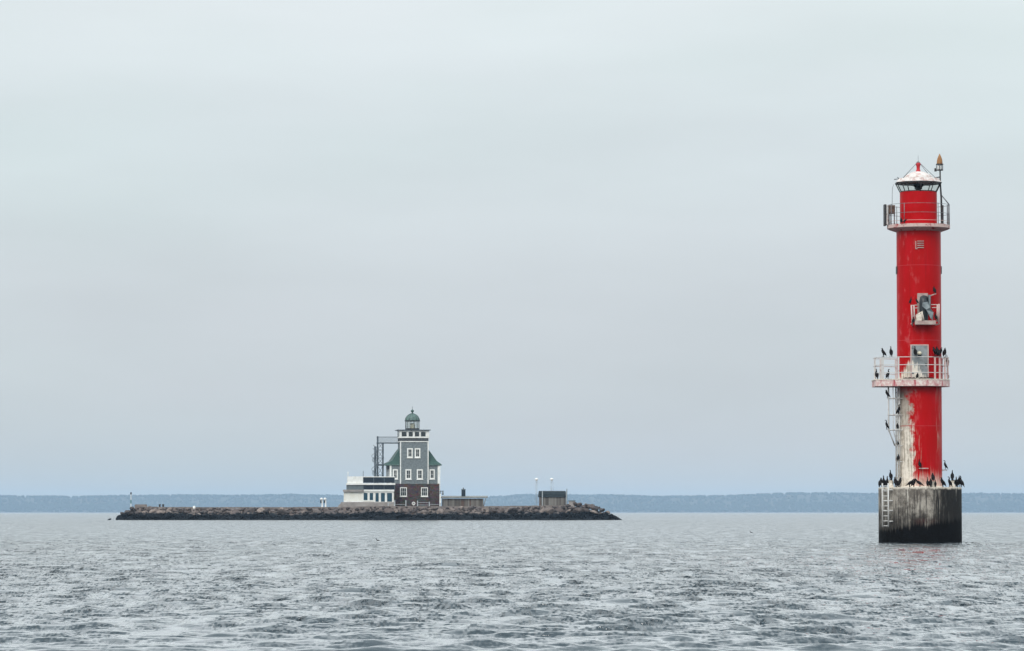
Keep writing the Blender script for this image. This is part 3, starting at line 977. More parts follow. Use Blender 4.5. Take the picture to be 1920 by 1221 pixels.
bar('stand', 'board_white', lb, (0, 0.12, -1.0), (0, 0.12, 0.3), 0.05)
gp = ip(825.5, 950, HY - 2)
gk = 0.1221
gate = thing('lamp_post', 'white post with a dark lamp arm at the corner of the stone base', 'lamp post', gp)
MB().box(-0.18, 0.18, -0.18, 0.18, -0.3, 3.2).build('post', 'board_white', gate)
MB().box(-0.1, 0.85, -0.12, 0.12, 3.75, 3.95).build('arm', 'steel_grey', gate)
MB().box(-0.1, 0.1, -0.1, 0.1, 3.2, 3.75).build('neck', 'steel_grey', gate)
MB().lathe([(0.12, 2.9), (0.24, 3.0), (0.26, 3.4), (0.12, 3.74)], 10, cx=0.62).build('lamp_shade', 'steel_mesh', gate)

# ------------------------------------------------------------------ low boathouse
bl = Loc(870, 950, HY - 1.0, 0)
bh = thing('boathouse', 'low weathered boathouse with a flat grey roof and dark chimney right of the lighthouse', 'boathouse', bl.p0)
bx, bz = bl.x, bl.z
MB().box(bx(829), bx(906), 0.1, 6.0, -0.4, bz(935.2)).build('wall', 'rusty_box', bh)
np_ = 30
pw = (bx(906) - bx(829)) / np_
pme = MB().box(0.015, pw - 0.03, -0.05, 0.1, -0.3, bz(935.4)).mesh('plank', 'weathered_wood')
for i in range(np_):
    if i in (14, 15, 20):
        continue
    link('plank', pme, bh, (bx(829) + pw * i, random.uniform(-.02, .02), 0))
roof = MB().add([(bx(827), -0.7, bz(934.4)), (bx(914), -0.7, bz(934.0)), (bx(914), 6.6, bz(931.5)), (bx(827), 6.6, bz(931.5)),
                 (bx(827), -0.7, bz(932.0)), (bx(914.5), -0.7, bz(931.6)), (bx(914.5), 6.6, bz(929.6)), (bx(827), 6.6, bz(929.6))],
                [(3, 2, 1, 0), (4, 5, 6, 7), (0, 1, 5, 4), (1, 2, 6, 5), (2, 3, 7, 6), (3, 0, 4, 7)]).build('roof', 'roof_felt', bh)
MB().box(bx(865), bx(872.5), 2.0, 3.0, bz(931), bz(918.5)).build('chimney', 'slate_dark', roof)
MB().box(bx(864.5), bx(873), 1.9, 3.1, bz(918.5), bz(917.2)).build('chimney_cap', 'slate_grey', roof)
bar('flue', 'dark_steel', roof, (bx(868.5), 2.5, bz(917.2)), (bx(868.5), 2.5, bz(914.5)), 0.12)
bar('strut', 'weathered_wood', bh, (bx(906), -0.4, -0.2), (bx(911), -0.5, bz(934.5)), 0.09)
bar('strut', 'weathered_wood', bh, (bx(829.5), -0.45, -0.2), (bx(829.5), -0.45, bz(934.6)), 0.1)

# ------------------------------------------------------------------ tarred shed
sl = Loc(1038, 949, IY + 4.0, R(5))
sh = thing('shed', 'small shed with a dark tarred roof near the rocky end of the island', 'shed', sl.p0, R(5))
sx, sz = sl.x, sl.z
MB().box(sx(1014), sx(1061), 0.1, 4.5, -0.6, sz(931.5)).build('wall', 'rusty_box', sh)
np_ = 16
pw = (sx(1061) - sx(1014)) / np_
pme = MB().box(0.015, pw - 0.03, -0.05, 0.1, -0.6, sz(932)).mesh('plank', 'weathered_wood')
for i in range(np_):
    link('plank', pme, sh, (sx(1014) + pw * i, random.uniform(-.02, .02), 0))
prof = [(-0.35, sz(932.2)), (0.15, sz(926)), (0.9, sz(922)), (2.25, sz(920.5)), (3.6, sz(922)), (4.4, sz(926)), (4.9, sz(932.2))]
vs = [(x, y, z) for x in (sx(1012.5), sx(1061.5)) for y, z in prof]
n_ = len(prof)
fs = [tuple(range(n_)), tuple(range(n_, 2 * n_))[::-1]] + [(i, i + n_, i + 1 + n_, i + 1) for i in range(n_ - 1)] + [(n_ - 1, 2 * n_ - 1, n_, 0)]
roof = MB().add(vs, fs).build('roof', 'tarred_roof', sh)
MB().box(sx(1016), sx(1017.5), -0.4, -0.2, -0.4, sz(921.5)).build('barge_board', 'pale_lattice', sh)
MB().box(sx(1061), sx(1062.3), -0.4, -0.2, -0.6, sz(919.5)).build('corner_post', 'pale_lattice', sh)
MB().box(sx(1063), sx(1064.2), 0.6, 0.8, -0.6, sz(916.5)).build('vent_pipe', 'steel_mesh', sh)
sbp = ip(1072, 948, IY + 3)
hut = thing('stone_hut', 'small flat-topped stone hut between the tarred shed and the end boulders', 'hut', sbp)
MB().box(-0.75, 0.85, 0, 1.6, -0.6, 1.05).build('wall', 'concrete_grey', hut)
MB().box(-0.85, 0.95, -0.1, 1.7, 1.05, 1.3).build('roof', 'slate_grey', hut)

# ------------------------------------------------------------------ two slim light masts behind the shed
for p_, hw_, lab in ((1006, 3.2, 'slim pale lattice mast with white head left of the tarred shed'), (1034.5, 3.4, 'slim pale lattice mast with white head rising behind the tarred shed')):
    q = ip(p_, 947, IY + 14)
    k1 = 7000 / (IY + 14)
    ms = thing('light_mast', lab, 'mast', (q.x, q.y, q.z), 0, 'light masts by the tarred shed')
    zz = lambda py: (947 - py) / k1
    bar('pole', 'pale_lattice', ms, (0, 0, -0.6), (0, 0, zz(903)), 0.04)
    rr = hw_ / k1
    for i in range(6):
        a = i * math.pi / 3 + 0.3
        bar('lattice_bar', 'pale_lattice', ms, (rr * math.cos(a), rr * math.sin(a), zz(921) if p_ > 1020 else zz(944)), (rr * .8 * math.cos(a + .4), rr * .8 * math.sin(a + .4), zz(903.5)), 0.014, 4)
    MB().lathe([(rr * 0.8, zz(904)), (rr * 0.8, zz(903.4))], 12).build('ring', 'pale_lattice', ms)
    MB().lathe([(0.18, zz(902)), (0.42, zz(900)), (0.46, zz(898.5)), (0.3, zz(897)), (0.05, zz(896.6))], 14).build('head', 'beacon_white', ms)
    bar('stem', 'beacon_white', ms, (0, 0, zz(904)), (0, 0, zz(901.5)), 0.05)

# ------------------------------------------------------------------ beacon post, wall and small posts at the western end
q = ip(245.5, 949, IY + 0.5)
bp = thing('beacon_post', 'thin green and white striped beacon post at the tip of the island', 'beacon', q)
k1 = 7000 / IY
for z0_, z1_, mt in ((953, 944.5, 'beacon_white'), (944.5, 937.5, 'beacon_green'), (937.5, 927.5, 'beacon_white')):
    MB().lathe([(0.10, (949 - z0_) / k1), (0.10, (949 - z1_) / k1)], 10).build('stripe', mt, bp)
MB().lathe([(0.12, (949 - 927.5) / k1), (0.2, (949 - 926.5) / k1), (0.2, (949 - 924) / k1), (0.1, (949 - 923) / k1)], 10).build('lamp', 'dark_steel', bp)
q = ip(264, 949, IY + 1)
wl = tag(MB().box(-1.4, 1.45, 0, 1.2, -1.2, 0.42).box(-1.55, -1.4, -0.05, 1.25, -1.2, 0.3).build('parapet_wall', 'quay_stone', None, q), 'low brown stone parapet beside the striped beacon post', 'wall')
for p_, lab in ((299.5, 'dark mooring bollard nearer the striped beacon post of the two'), (306, 'dark mooring bollard farther from the striped beacon post of the two')):
    q = ip(p_, 951.5, IY + 0.6)
    tag(MB().lathe([(0.22, -0.3), (0.2, 0.45), (0.3, 0.55), (0.3, 0.75), (0.1, 0.8)], 12).build('bollard', 'dark_steel', None, q), lab, 'bollard', 'mooring bollards')
q = ip(364, 951.5, IY)
tag(MB().lathe([(0.35, -0.3), (0.32, 0.2), (0.1, 0.35)], 8).build('marker_stone', 'board_white', None, q), 'small whitewashed marker stone on the island ledge', 'stone')
for p_, lab in ((603, 'white post lamp with dark panel, nearer the striped beacon of the pair'), (609.5, 'white post lamp with dark panel, nearer the pavilion of the pair')):
    q = ip(p_ + 1.2, 951.5, IY + 0.8)
    vp = thing('post_lamp', lab, 'post lamp', q, 0, 'white post lamps')
    MB().lathe([(0.24, -0.2), (0.22, 0.2), (0.17, 0.9), (0.15, 1.75)], 10).build('post', 'beacon_white', vp)
    MB().box(-0.5, -0.16, -0.12, 0.1, 1.05, 1.75).build('panel', 'slate_dark', vp)
    MB().lathe([(0.12, 1.75), (0.33, 1.9), (0.36, 2.2), (0.12, 2.4)], 12, cx=-0.18).build('lamp_head', 'beacon_white', vp)

# ================================================================== RED LIGHTHOUSE
RY = 235.0
r0 = at(1725.5, 1018, RY)
TXc = r0.x


def rz_(py):
    return at(1725, py, RY).z


def rx(px, py):
    return at(px, py, RY).x - TXc


def P(px, py, y=0.0):
    return (rx(px, py), y, rz_(py))


lh = thing('lighthouse', 'tall slim red lighthouse with two galleries on a round concrete pier', 'lighthouse', (TXc, RY, 0.0))
PR_, SR = 2.605, 1.395
PT = rz_(914)
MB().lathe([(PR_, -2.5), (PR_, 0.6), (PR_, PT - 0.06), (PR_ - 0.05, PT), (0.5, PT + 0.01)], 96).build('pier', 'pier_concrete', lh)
ZL0, ZL1 = rz_(725.5), rz_(713)      # lower gallery deck
ZU0, ZU1 = rz_(431.5), rz_(423)      # upper gallery deck
MB().lathe([(SR, PT), (SR, (PT + ZU0) / 3), (SR, (PT + ZU0) * 2 / 3), (SR, ZU0 + 0.05)], 72).build('shaft', 'shaft_paint', lh)
for z in (rz_(500), rz_(640), rz_(800)):
    MB().lathe([(SR + 0.004, z), (SR + 0.012, z + 0.02), (SR + 0.004, z + 0.04)], 72, caps=False).build('weld_seam', 'red_plain', lh)
MB().lathe([(SR + 0.12, PT), (SR + 0.12, PT + 0.06), (SR, PT + 0.07)], 48).build('foot_flange', 'guano', lh)

# ---- lower gallery: round deck with a landing over the ladder
GR = 1.90
ol = []
for d in range(-105, 126, 10):
    ol.append((GR * math.cos(R(d)) , GR * math.sin(R(d))))
XL = rx(1638, 715)
ol += [(-1.5, 1.45), (XL, 1.1), (XL, -1.25), (-1.5, -1.72)]
deck = MB().prism(ol, ZL0, ZL1).build('lower_gallery', 'gallery_paint', lh)
ks = MB().prism([(x * 1.012, y * 1.012) for x, y in ol], ZL1 - 0.03, ZL1 + 0.03).build('deck_edge', 'guano', deck)


def resample(pts, step):
    pts = [Vector((x, y, 0)) for x, y in pts]
    out = []
    n = len(pts)
    total = sum((pts[(i + 1) % n] - pts[i]).length for i in range(n))
    cnt = round(total / step)
    acc, need, seg = 0.0, 0.0, 0
    for i in range(n):
        a, b = pts[i], pts[(i + 1) % n]
        L = (b - a).length
        while need <= acc + L + 1e-6 and len(out) < cnt:
            out.append(a + (b - a) * ((need - acc) / L))
            need += total / cnt
        acc += L
    return out


il = [(x * 0.965, y * 0.965) for x, y in ol]
rail = link('lower_railing', None, lh)
for py in (671.5, 686, 700.5):
    MB().tube([(x, y, rz_(py)) for x, y in il], 0.026, 6, True).build('rail', 'rail_white', rail)
for px, front in ((1640.5, 1), (1651, 1), (1655, 0), (1679.5, 1), (1684, 0), (1747.5, 1), (1757, 1), (1768, 1), (1769.5, 0), (1774.5, 1), (1720, 0), (1700, 0), (1740, 0)):
    x = rx(px, 690)
    # meet the outline at this x on the near or the far side
    best, yy = 9, 0.0
    n_ = len(il)
    for i in range(n_):
        (x1_, y1_), (x2_, y2_) = il[i], il[(i + 1) % n_]
        if (x1_ - x) * (x2_ - x) <= 0 and abs(x2_ - x1_) > 1e-6:
            y = y1_ + (y2_ - y1_) * (x - x1_) / (x2_ - x1_)
            if (front and y <= 0 and y < yy + 1e-9) or (not front and y > yy):
                yy = y
    wd = 0.075 if px in (1651, 1655) else 0.055
    MB().box(x - wd, x + wd, yy - 0.04, yy + 0.04, ZL1, rz_(670.5)).build('post', 'rail_white' if px < 1740 else 'rail_pink', rail)
# debris and nest material on the deck
for px, s in ((1694, .22), (1701, .25), (1708, .2), (1722, .2), (1729, .22), (1735, .24), (1742, .18)):
    x = rx(px, 711)
    yy = -math.sqrt(max(0.05, 1.72 ** 2 - x * x))
    MB().lathe([(s, ZL1), (s * 0.8, ZL1 + 0.08), (s * 0.2, ZL1 + 0.13)], 7, cx=x, cy=yy + 0.1).build('nest', 'nest', deck)

# ---- door
dx0, dx1, dz0, dz1 = rx(1703, 680), rx(1736.5, 680), ZL1 + 0.03, rz_(648)
door = MB().box(dx0 + 0.07, dx1 - 0.07, -1.455, -1.0, dz0, dz1 - 0.07).build('door', 'door_grey', lh)
MB().box(dx0, dx0 + 0.07, -1.475, -1.0, dz0, dz1).box(dx1 - 0.07, dx1, -1.475, -1.0, dz0, dz1).box(dx0 + 0.07, dx1 - 0.07, -1.475, -1.0, dz1 - 0.07, dz1).build('door_frame', 'rail_pink', door)
zc = rz_(665)
MB().lathe([(0.10, zc - 0.06), (0.14, zc), (0.13, zc + 0.08), (0.04, zc + 0.14)], 12, cx=rx(1719, 665), cy=-1.56).build('bulkhead_lamp', 'lamp_cream', door)
MB().box(rx(1716, 668), rx(1722, 668), -1.56, -1.45, rz_(670), rz_(667.5)).build('lamp_bracket', 'dark_steel', door)
MB().box(dx1 - 0.2, dx1 - 0.15, -1.52, -1.45, rz_(688), rz_(683)).build('handle', 'dark_steel', door)
for z in (rz_(655), rz_(702)):
    MB().box(dx0 + 0.05, dx0 + 0.2, -1.475, -1.455, z - 0.04, z + 0.04).build('hinge', 'galvanised', door)

# ---- caged ladder from the pier to the lower gallery
AL = R(205)          # outward bearing of the ladder, west and a little towards the boat
rad = Vector((math.cos(AL), math.sin(AL), 0))
tan = Vector((-math.sin(AL), math.cos(AL), 0))
lad = link('ladder', None, lh)
lr = 1.60
for s in (-1, 1):
    p0 = rad * lr + tan * (0.2 * s)
    MB().tube([(p0.x, p0.y, PT), (p0.x, p0.y, ZL0 - 0.01)], 0.05, 6).build('stile', 'rail_white', lad)
z = PT + 0.25
rung_v = tan * 0.4
rme = MB().tube([(0, 0, 0), rung_v], 0.026, 5).mesh('rung', 'rail_white')
while z < ZL0:
    p0 = rad * lr - tan * 0.2
    link('rung', rme, lad, (p0.x, p0.y, z))
    z += 0.3
for py in (748, 779, 807, 836, 866, 896):
    z = rz_(py)
    a, b = rad * (SR - 0.06) + tan * 0.24, rad * lr + tan * 0.24
    for s in (-1, 1):
        bar('bracket', 'rail_white', lad, rad * (SR - 0.08) + tan * (.23 * s) + Vector((0, 0, z)), rad * lr + tan * (.23 * s) + Vector((0, 0, z)), 0.024, 5)
hoop = []
for i in range(9):
    th_ = -math.pi / 2 + math.pi * i / 8
    hoop.append((rad * (lr + 0.68 * math.cos(th_)) + tan * (0.36 * math.sin(th_))))
hme = MB().tube(hoop, 0.034, 5).mesh('cage_hoop', 'rail_white')
for py in (748, 779, 807):
    link('cage_hoop', hme, lad, (0, 0, rz_(py)))
sm = [rad * (lr + 0.2 * math.cos(-math.pi / 2 + math.pi * i / 8)) + tan * (0.26 * math.sin(-math.pi / 2 + math.pi * i / 8)) for i in range(9)]
MB().tube(sm, 0.022, 5).build('cage_hoop', 'rail_white', lad, (0, 0, rz_(836)))
for i in (2, 4, 6):
    q, q2 = hoop[i], sm[i]
    MB().tube([(q.x, q.y, ZL0 - 0.01), (q.x, q.y, rz_(807)), (q2.x, q2.y, rz_(836))], 0.038 if i == 4 else 0.026, 5).build('cage_strap', 'rail_white', lad)

# ---- ladder on the pier
AP = R(217)
rad = Vector((math.cos(AP), math.sin(AP), 0))
tan = Vector((-math.sin(AP), math.cos(AP), 0))
lad2 = link('pier_ladder', None, lh)
lr = 2.95
for s in (-1, 1):
    p0 = rad * lr + tan * (0.27 * s)
    MB().tube([(p0.x, p0.y, rz_(988)), (p0.x, p0.y, PT + 0.25)], 0.045, 6).build('stile', 'rail_white', lad2)
rme = MB().tube([(0, 0, 0), tan * 0.54], 0.028, 5).mesh('rung', 'rail_white')
z = rz_(986)
while z < PT + 0.1:
    p0 = rad * lr - tan * 0.27
    link('rung', rme, lad2, (p0.x, p0.y, z))
    z += 0.31
for py in (919, 939, 957.5, 977.5):
    for s in (-1, 1):
        z = rz_(py)
        bar('bracket', 'rail_white', lad2, rad * (PR_ - 0.35) + tan * (.27 * s) + Vector((0, 0, z)), rad * lr + tan * (.27 * s) + Vector((0, 0, z)), 0.04, 5)

# ---- guano-covered posts on the pier
post_top = {}
for px, pyt in ((1666.5, 901), (1742, 903.5), (1781.5, 901.5)):
    x = rx(px, 914)
    rr_ = 2.25
    y = -math.sqrt(max(0.0, rr_ ** 2 - x * x))
    zt = rz_(pyt)
    MB().lathe([(0.20, PT), (0.19, PT + 0.12), (0.12, PT + 0.2), (0.12, zt - 0.08), (0.15, zt)], 10, cx=x, cy=y).build('mooring_post', 'guano', lh)
    post_top[px] = (x, y, zt)

# ---- fog signal on its bracket platform
fs_ = link('fog_signal', None, lh)
z0, z1 = rz_(611.5), rz_(604)
a0_, a1_ = rx(1709, 608), rx(1748, 608)
plat = MB().add([(a0_ + 0.1, -1.25, z0), (a1_ - 0.1, -1.25, z0), (a1_, -2.0, z0), (a0_, -2.0, z0), (a0_ + 0.1, -1.25, z1), (a1_ - 0.1, -1.25, z1), (a1_, -2.0, z1), (a0_, -2.0, z1)],
                [(0, 1, 2, 3), (7, 6, 5, 4), (3, 2, 6, 7), (2, 1, 5, 6), (1, 0, 4, 5), (0, 3, 7, 4)]).build('bracket_platform', 'horn_back', fs_)
MB().box(rx(1715.5, 580), rx(1735, 580), -1.5, -1.2, z1, rz_(552.5)).build('back_plate', 'horn_back', fs_)
hx0, hx1 = rx(1718.5, 580), rx(1737, 580)
hc, hr = (hx0 + hx1) / 2, (hx1 - hx0) / 2
n_ = 10
vs, f_ = [], []
for zz, sc, yo in ((rz_(603), 0.75, -1.72), (rz_(585), 0.95, -1.70), (rz_(568), 1.0, -1.66), (rz_(559), 0.85, -1.60), (rz_(555.5), 0.5, -1.52)):
    for i in range(n_ + 1):
        a = math.pi * i / n_
        vs.append((hc - hr * sc * math.cos(a), yo + 0.22 - 0.30 * sc * math.sin(a), zz))
for j in range(4):
    for i in range(n_):
        q = j * (n_ + 1) + i
        f_.append((q, q + 1, q + n_ + 2, q + n_ + 1))
f_.append(tuple(4 * (n_ + 1) + i for i in range(n_ + 1)))
MB().add(vs, f_, True).build('horn_hood', 'horn_dark', fs_)
# bent sheet of the emitter, bright metal
q = [P(1723.5, 571, -1.98), P(1733, 569, -1.92), P(1737, 580, -2.02), P(1744, 589, -1.90), P(1742.5, 604, -1.95), P(1738, 600, -2.05), P(1730, 584, -2.05), P(1722.5, 577, -2.0)]
q2 = [(x, y + 0.05, z) for x, y, z in q]
n_ = 8
MB().add(q + q2, [(0, 1, 2, 7), (2, 6, 7), (2, 3, 6), (3, 5, 6), (3, 4, 5)] + [(n_ + 7, n_ + 2, n_ + 1, n_), (n_ + 7, n_ + 6, n_ + 2), (n_ + 6, n_ + 3, n_ + 2), (n_ + 6, n_ + 5, n_ + 3), (n_ + 5, n_ + 4, n_ + 3)] +
         [(i, n_ + i, n_ + (i + 1) % n_, (i + 1) % n_) for i in range(n_)]).build('emitter_sheet', 'horn_metal', fs_)
MB().box(rx(1735.5, 560), rx(1739, 560), -1.75, -1.3, rz_(590), rz_(556)).build('side_plate', 'horn_metal', fs_)
MB().tube([P(1713, 606, -1.85), P(1714.5, 594, -1.85), P(1722, 588, -1.9), P(1724, 604, -1.95)], 0.1, 6).build('guano_heap', 'guano', fs_)
MB().box(rx(1713, 600), rx(1723, 600), -1.98, -1.6, rz_(604), rz_(592)).build('equipment_box', 'guano', fs_)
for px, py0, py1 in ((1704.5, 575, 611), (1709, 575, 605), (1751, 574, 606), (1754, 573, 609)):
    bar('post', 'rail_pink', fs_, P(px, py1, -1.85), P(px - (1.5 if px < 1710 else -0.3), py0, -1.85), 0.05)
for a, b in (((1704, 576), (1715, 575)), ((1706, 581), (1716, 580.5)), ((1705, 596), (1713, 595.5)), ((1740, 574.5), (1755, 574.5)), ((1741, 580), (1754, 580))):
    bar('rail', 'rail_pink', fs_, P(a[0], a[1], -1.85), P(b[0], b[1], -1.85), 0.03)
for px in (1703, 1754.5):
    bar('support', 'rail_pink', fs_, P(px, 610, -1.8), (rx(px, 610) * 0.8, -1.15, rz_(612)), 0.05)
bar('perch', 'rail_pink', fs_, P(1740, 557, -1.6), P(1750, 553.5, -1.6), 0.04)
bar('perch', 'rail_pink', fs_, P(1740, 557, -1.6), P(1741, 557, -1.2), 0.04)
for a in (1718.5,):
    zh = rz_(879)
    bar('grab_bar', 'rail_pink', lh, (rx(1718, 879), -1.55, zh), (rx(1735.5, 879), -1.55, zh), 0.035)
    for px in (1719, 1735):
        bar('grab_bar_stud', 'rail_pink', lh, (rx(px, 879), -1.55, zh), (rx(px, 879), -1.3, zh), 0.03)
zs = rz_(881.5)
bar('side_peg', 'rail_white', lh, (1.36, -0.1, zs), (1.36 + 0.35, -0.1, zs), 0.04)

# ---- small louvre and side ports
lv = MB().box(rx(1712, 460), rx(1713.3, 460), -1.43, -1.3, rz_(470), rz_(455)).box(rx(1713.3, 460), rx(1716, 460), -1.43, -1.3, rz_(470), rz_(468.8)).build('louvre', 'rail_pink', lh)
for i in range(4):
    z = rz_(454.5 + i * 4.0)
    MB().box(rx(1715.5, 460), rx(1727.5, 460), -1.46, -1.3, z - 0.05, z).build('slat', 'horn_back', lv)
for s, px in ((-1, 1680.5), (1, 1762.5)):
    x = s * (SR)
    MB().box(min(x - 0.1 * s, x + 0.03 * s), max(x - 0.1 * s, x + 0.03 * s), -0.25, 0.25, rz_(514), rz_(500)).build('side_port', 'dark_steel', lh)

# ---- upper gallery
UR = 1.98
ug = MB().lathe([(SR + 0.05, ZU0 - 0.12), (UR - 0.12, ZU0 + 0.02), (UR, ZU0 + 0.08), (UR, ZU1), (0.6, ZU1 + 0.01)], 48, smooth=False).build('upper_gallery', 'upper_deck_paint', lh)
urail = link('upper_railing', None, lh)
for py in (385, 402, 416.5):
    MB().tube([(UR * 0.96 * math.cos(a), UR * 0.96 * math.sin(a), rz_(py)) for a in np.linspace(0, 2 * math.pi, 40, endpoint=False)], 0.014, 5, True).build('rail', 'galvanised' if py < 410 else 'rail_pink', urail)
for d in (12, 50, 90, 130, 168, 200, 236, 304, 340):
    x, y = UR * 0.96 * math.cos(R(d)), UR * 0.96 * math.sin(R(d))
    bar('post', 'galvanised', urail, (x, y, ZU1), (x, y, rz_(384)), 0.022)
# panel, box on legs and whip aerial on the west side
eq = link('radar_panel', None, lh)
MB().box(rx(1657.2, 400), rx(1661, 400), -0.35, 0.35, rz_(423.5), rz_(384)).build('panel_back', 'dark_steel', eq)
MB().box(rx(1661, 400) + 0.002, rx(1664.5, 400), -0.32, 0.32, rz_(422), rz_(385)).build('panel_face', 'rail_white', eq)
bx_ = link('battery_box', None, lh)
MB().box(rx(1665.8, 400), rx(1676.8, 400), -0.5, -0.1, rz_(402), rz_(386)).build('case', 'rusty_box', bx_)
for px in (1666.5, 1669.5, 1676):
    bar('leg', 'galvanised', bx_, (rx(px, 410), -0.3, ZU1), (rx(px, 410), -0.3, rz_(402)), 0.035)
pts = [P(1672, 386, -0.3), P(1672, 365, -0.3), P(1672.4, 354, -0.3), P(1674.5, 347, -0.3)]
MB().tube(pts, 0.014, 5).build('aerial', 'galvanised', lh)
# drum and lantern
DR = 1.165
zd0, zd1 = ZU1, rz_(361)
MB().lathe([(DR, zd0), (DR, zd1)], 60).build('drum', 'drum_paint', lh)
lant = MB().lathe([(DR + 0.03, zd1), (DR + 0.03, zd1 + 0.06)], 10, a0=R(-90)).build('lantern', 'dark_steel', lh)
zt = rz_(345)
RB, RT = DR, 1.44
for i in range(10):
    a = R(-90 + 36 * i)
    a2 = R(-90 + 36 * (i + 1))
    MB().tube([(RB * math.cos(a), RB * math.sin(a), zd1), (RT * math.cos(a), RT * math.sin(a), zt)], 0.03, 5).build('mullion', 'dark_steel', lant)
    k1, k2 = 0.985, 0.985
    MB().add([(RB * k1 * math.cos(a), RB * k1 * math.sin(a), zd1 + .05), (RB * k1 * math.cos(a2), RB * k1 * math.sin(a2), zd1 + .05),
              (RT * k1 * math.cos(a2), RT * k1 * math.sin(a2), zt), (RT * k1 * math.cos(a), RT * k1 * math.sin(a), zt)], [(0, 1, 2, 3)]).build('pane', 'clear_glass', lant)
MB().lathe([(RT - 0.03, zt), (RT + 0.06, zt), (RT + 0.06, rz_(342.5))], 10, a0=R(-90), smooth=False, caps=False).build('glazing_ring', 'dark_steel', lant)
lamp = MB().lathe([(0.16, zd1), (0.16, zd1 + 0.18), (0.24, zd1 + 0.22), (0.24, zd1 + 0.34), (0.33, zd1 + 0.40), (0.33, zt)], 14).build('lamp', 'dark_steel', lant)
MB().box(-0.26, -0.02, -0.3, -0.1, zd1 + 0.17, zd1 + 0.27).build('lens', 'clear_glass', lamp)
lroof = MB().lathe([(RT + 0.04, rz_(342.5)), (1.30, rz_(335.5)), (0.97, rz_(334.8))], 10, a0=R(-90), smooth=False, caps=False).build('lantern_roof', 'roof_paint', lh)
MB().lathe([(0.98, rz_(335.2)), (0.90, rz_(331)), (0.68, rz_(326.5)), (0.34, rz_(322.5)), (0.02, rz_(321.5))], 10, a0=R(-90), smooth=False, caps=False).build('cowl', 'roof_paint', lroof)
MB().lathe([(1.0, rz_(335.4)), (1.03, rz_(335.0)), (1.0, rz_(334.4))], 10, a0=R(-90), smooth=False, caps=False).build('roof_seam', 'rusty_box', lroof)
fin = MB().lathe([(0.17, rz_(322)), (0.11, rz_(318)), (0.11, rz_(313)), (0.15, rz_(309)), (0.16, rz_(306.5)), (0.10, rz_(305.5))], 16).build('finial', 'red_plain', lroof)
MB().lathe([(0.10, rz_(305.5)), (0.12, rz_(304.6)), (0.03, rz_(302.5)), (0.012, rz_(301)), (0.008, rz_(291.5))], 8).build('lightning_rod', 'galvanised', fin)
for d in (215, 325, 35, 145):
    x, y = 1.2 * math.cos(R(d)), 1.2 * math.sin(R(d))
    bar('stay', 'galvanised', lroof, (0.04 * math.cos(R(d)), 0.04 * math.sin(R(d)), rz_(304)), (x, y, rz_(334.6)), 0.016, 5)
bar('spreader', 'galvanised', lroof, (rx(1675.5, 337), -0.3, rz_(337.5)), (rx(1690, 337), -0.3, rz_(335.3)), 0.03)
bar('spreader', 'galvanised', lroof, (rx(1681.5, 333), -0.2, rz_(333)), (rx(1687, 336), -0.2, rz_(336)), 0.025)
bar('spreader', 'galvanised', lroof, (rx(1744, 336), -0.3, rz_(336)), (rx(1763, 332.5), -0.3, rz_(332.5)), 0.04)
# side mast with the spare light
sm_ = link('side_mast', None, lh)
MB().tube([P(1764.5, 424, -0.4), P(1763.5, 372, -0.4), P(1761.8, 345, -0.4), P(1761.2, 321, -0.4)], 0.05, 7, rs=[0.06, 0.06, 0.05, 0.045]).build('pole', 'dark_steel', sm_)
MB().box(rx(1763.6, 400), rx(1767.6, 400), -0.5, -0.3, ZU1, rz_(386)).build('pole_foot', 'dark_steel', sm_)
bar('brace', 'galvanised', sm_, P(1763, 366, -0.4), P(1778.8, 384, -0.2), 0.032)
bar('brace_post', 'galvanised', sm_, P(1778.8, 384, -0.2), P(1779, 424, -0.2), 0.04)
lx, ly = rx(1760.5, 310), -0.4
zc0, zc1 = rz_(321), rz_(308.5)
cage = MB().lathe([(0.22, zc0), (0.22, zc0 + 0.05)], 14, cx=lx, cy=ly).build('spare_light', 'dark_steel', sm_)
MB().lathe([(0.235, zc1 - 0.05), (0.235, zc1)], 14, cx=lx, cy=ly).build('cage_ring', 'dark_steel', sm_)
for i in range(5):
    a = R(-100 + 72 * i)
    bar('cage_bar', 'dark_steel', sm_, (lx + .21 * math.cos(a), ly + .21 * math.sin(a), zc0), (lx + .21 * math.cos(a), ly + .21 * math.sin(a), zc1), 0.022, 5)
MB().lathe([(0.10, zc0 + 0.05), (0.13, zc0 + 0.12), (0.13, zc1 - 0.1), (0.11, zc1 - 0.03)], 12, cx=lx, cy=ly).build('lens', 'beacon_white', sm_)
MB().lathe([(0.185, zc1), (0.18, zc1 + 0.14), (0.155, zc1 + 0.30), (0.09, zc1 + 0.48), (0.012, zc1 + 0.64)], 14, cx=lx, cy=ly).build('hood', 'rust_brown', sm_)
MB().box(lx - 0.33, lx - 0.2, ly - 0.08, ly + 0.08, zc0 - 0.06, zc0 + 0.14).build('junction_box', 'dark_steel', sm_)


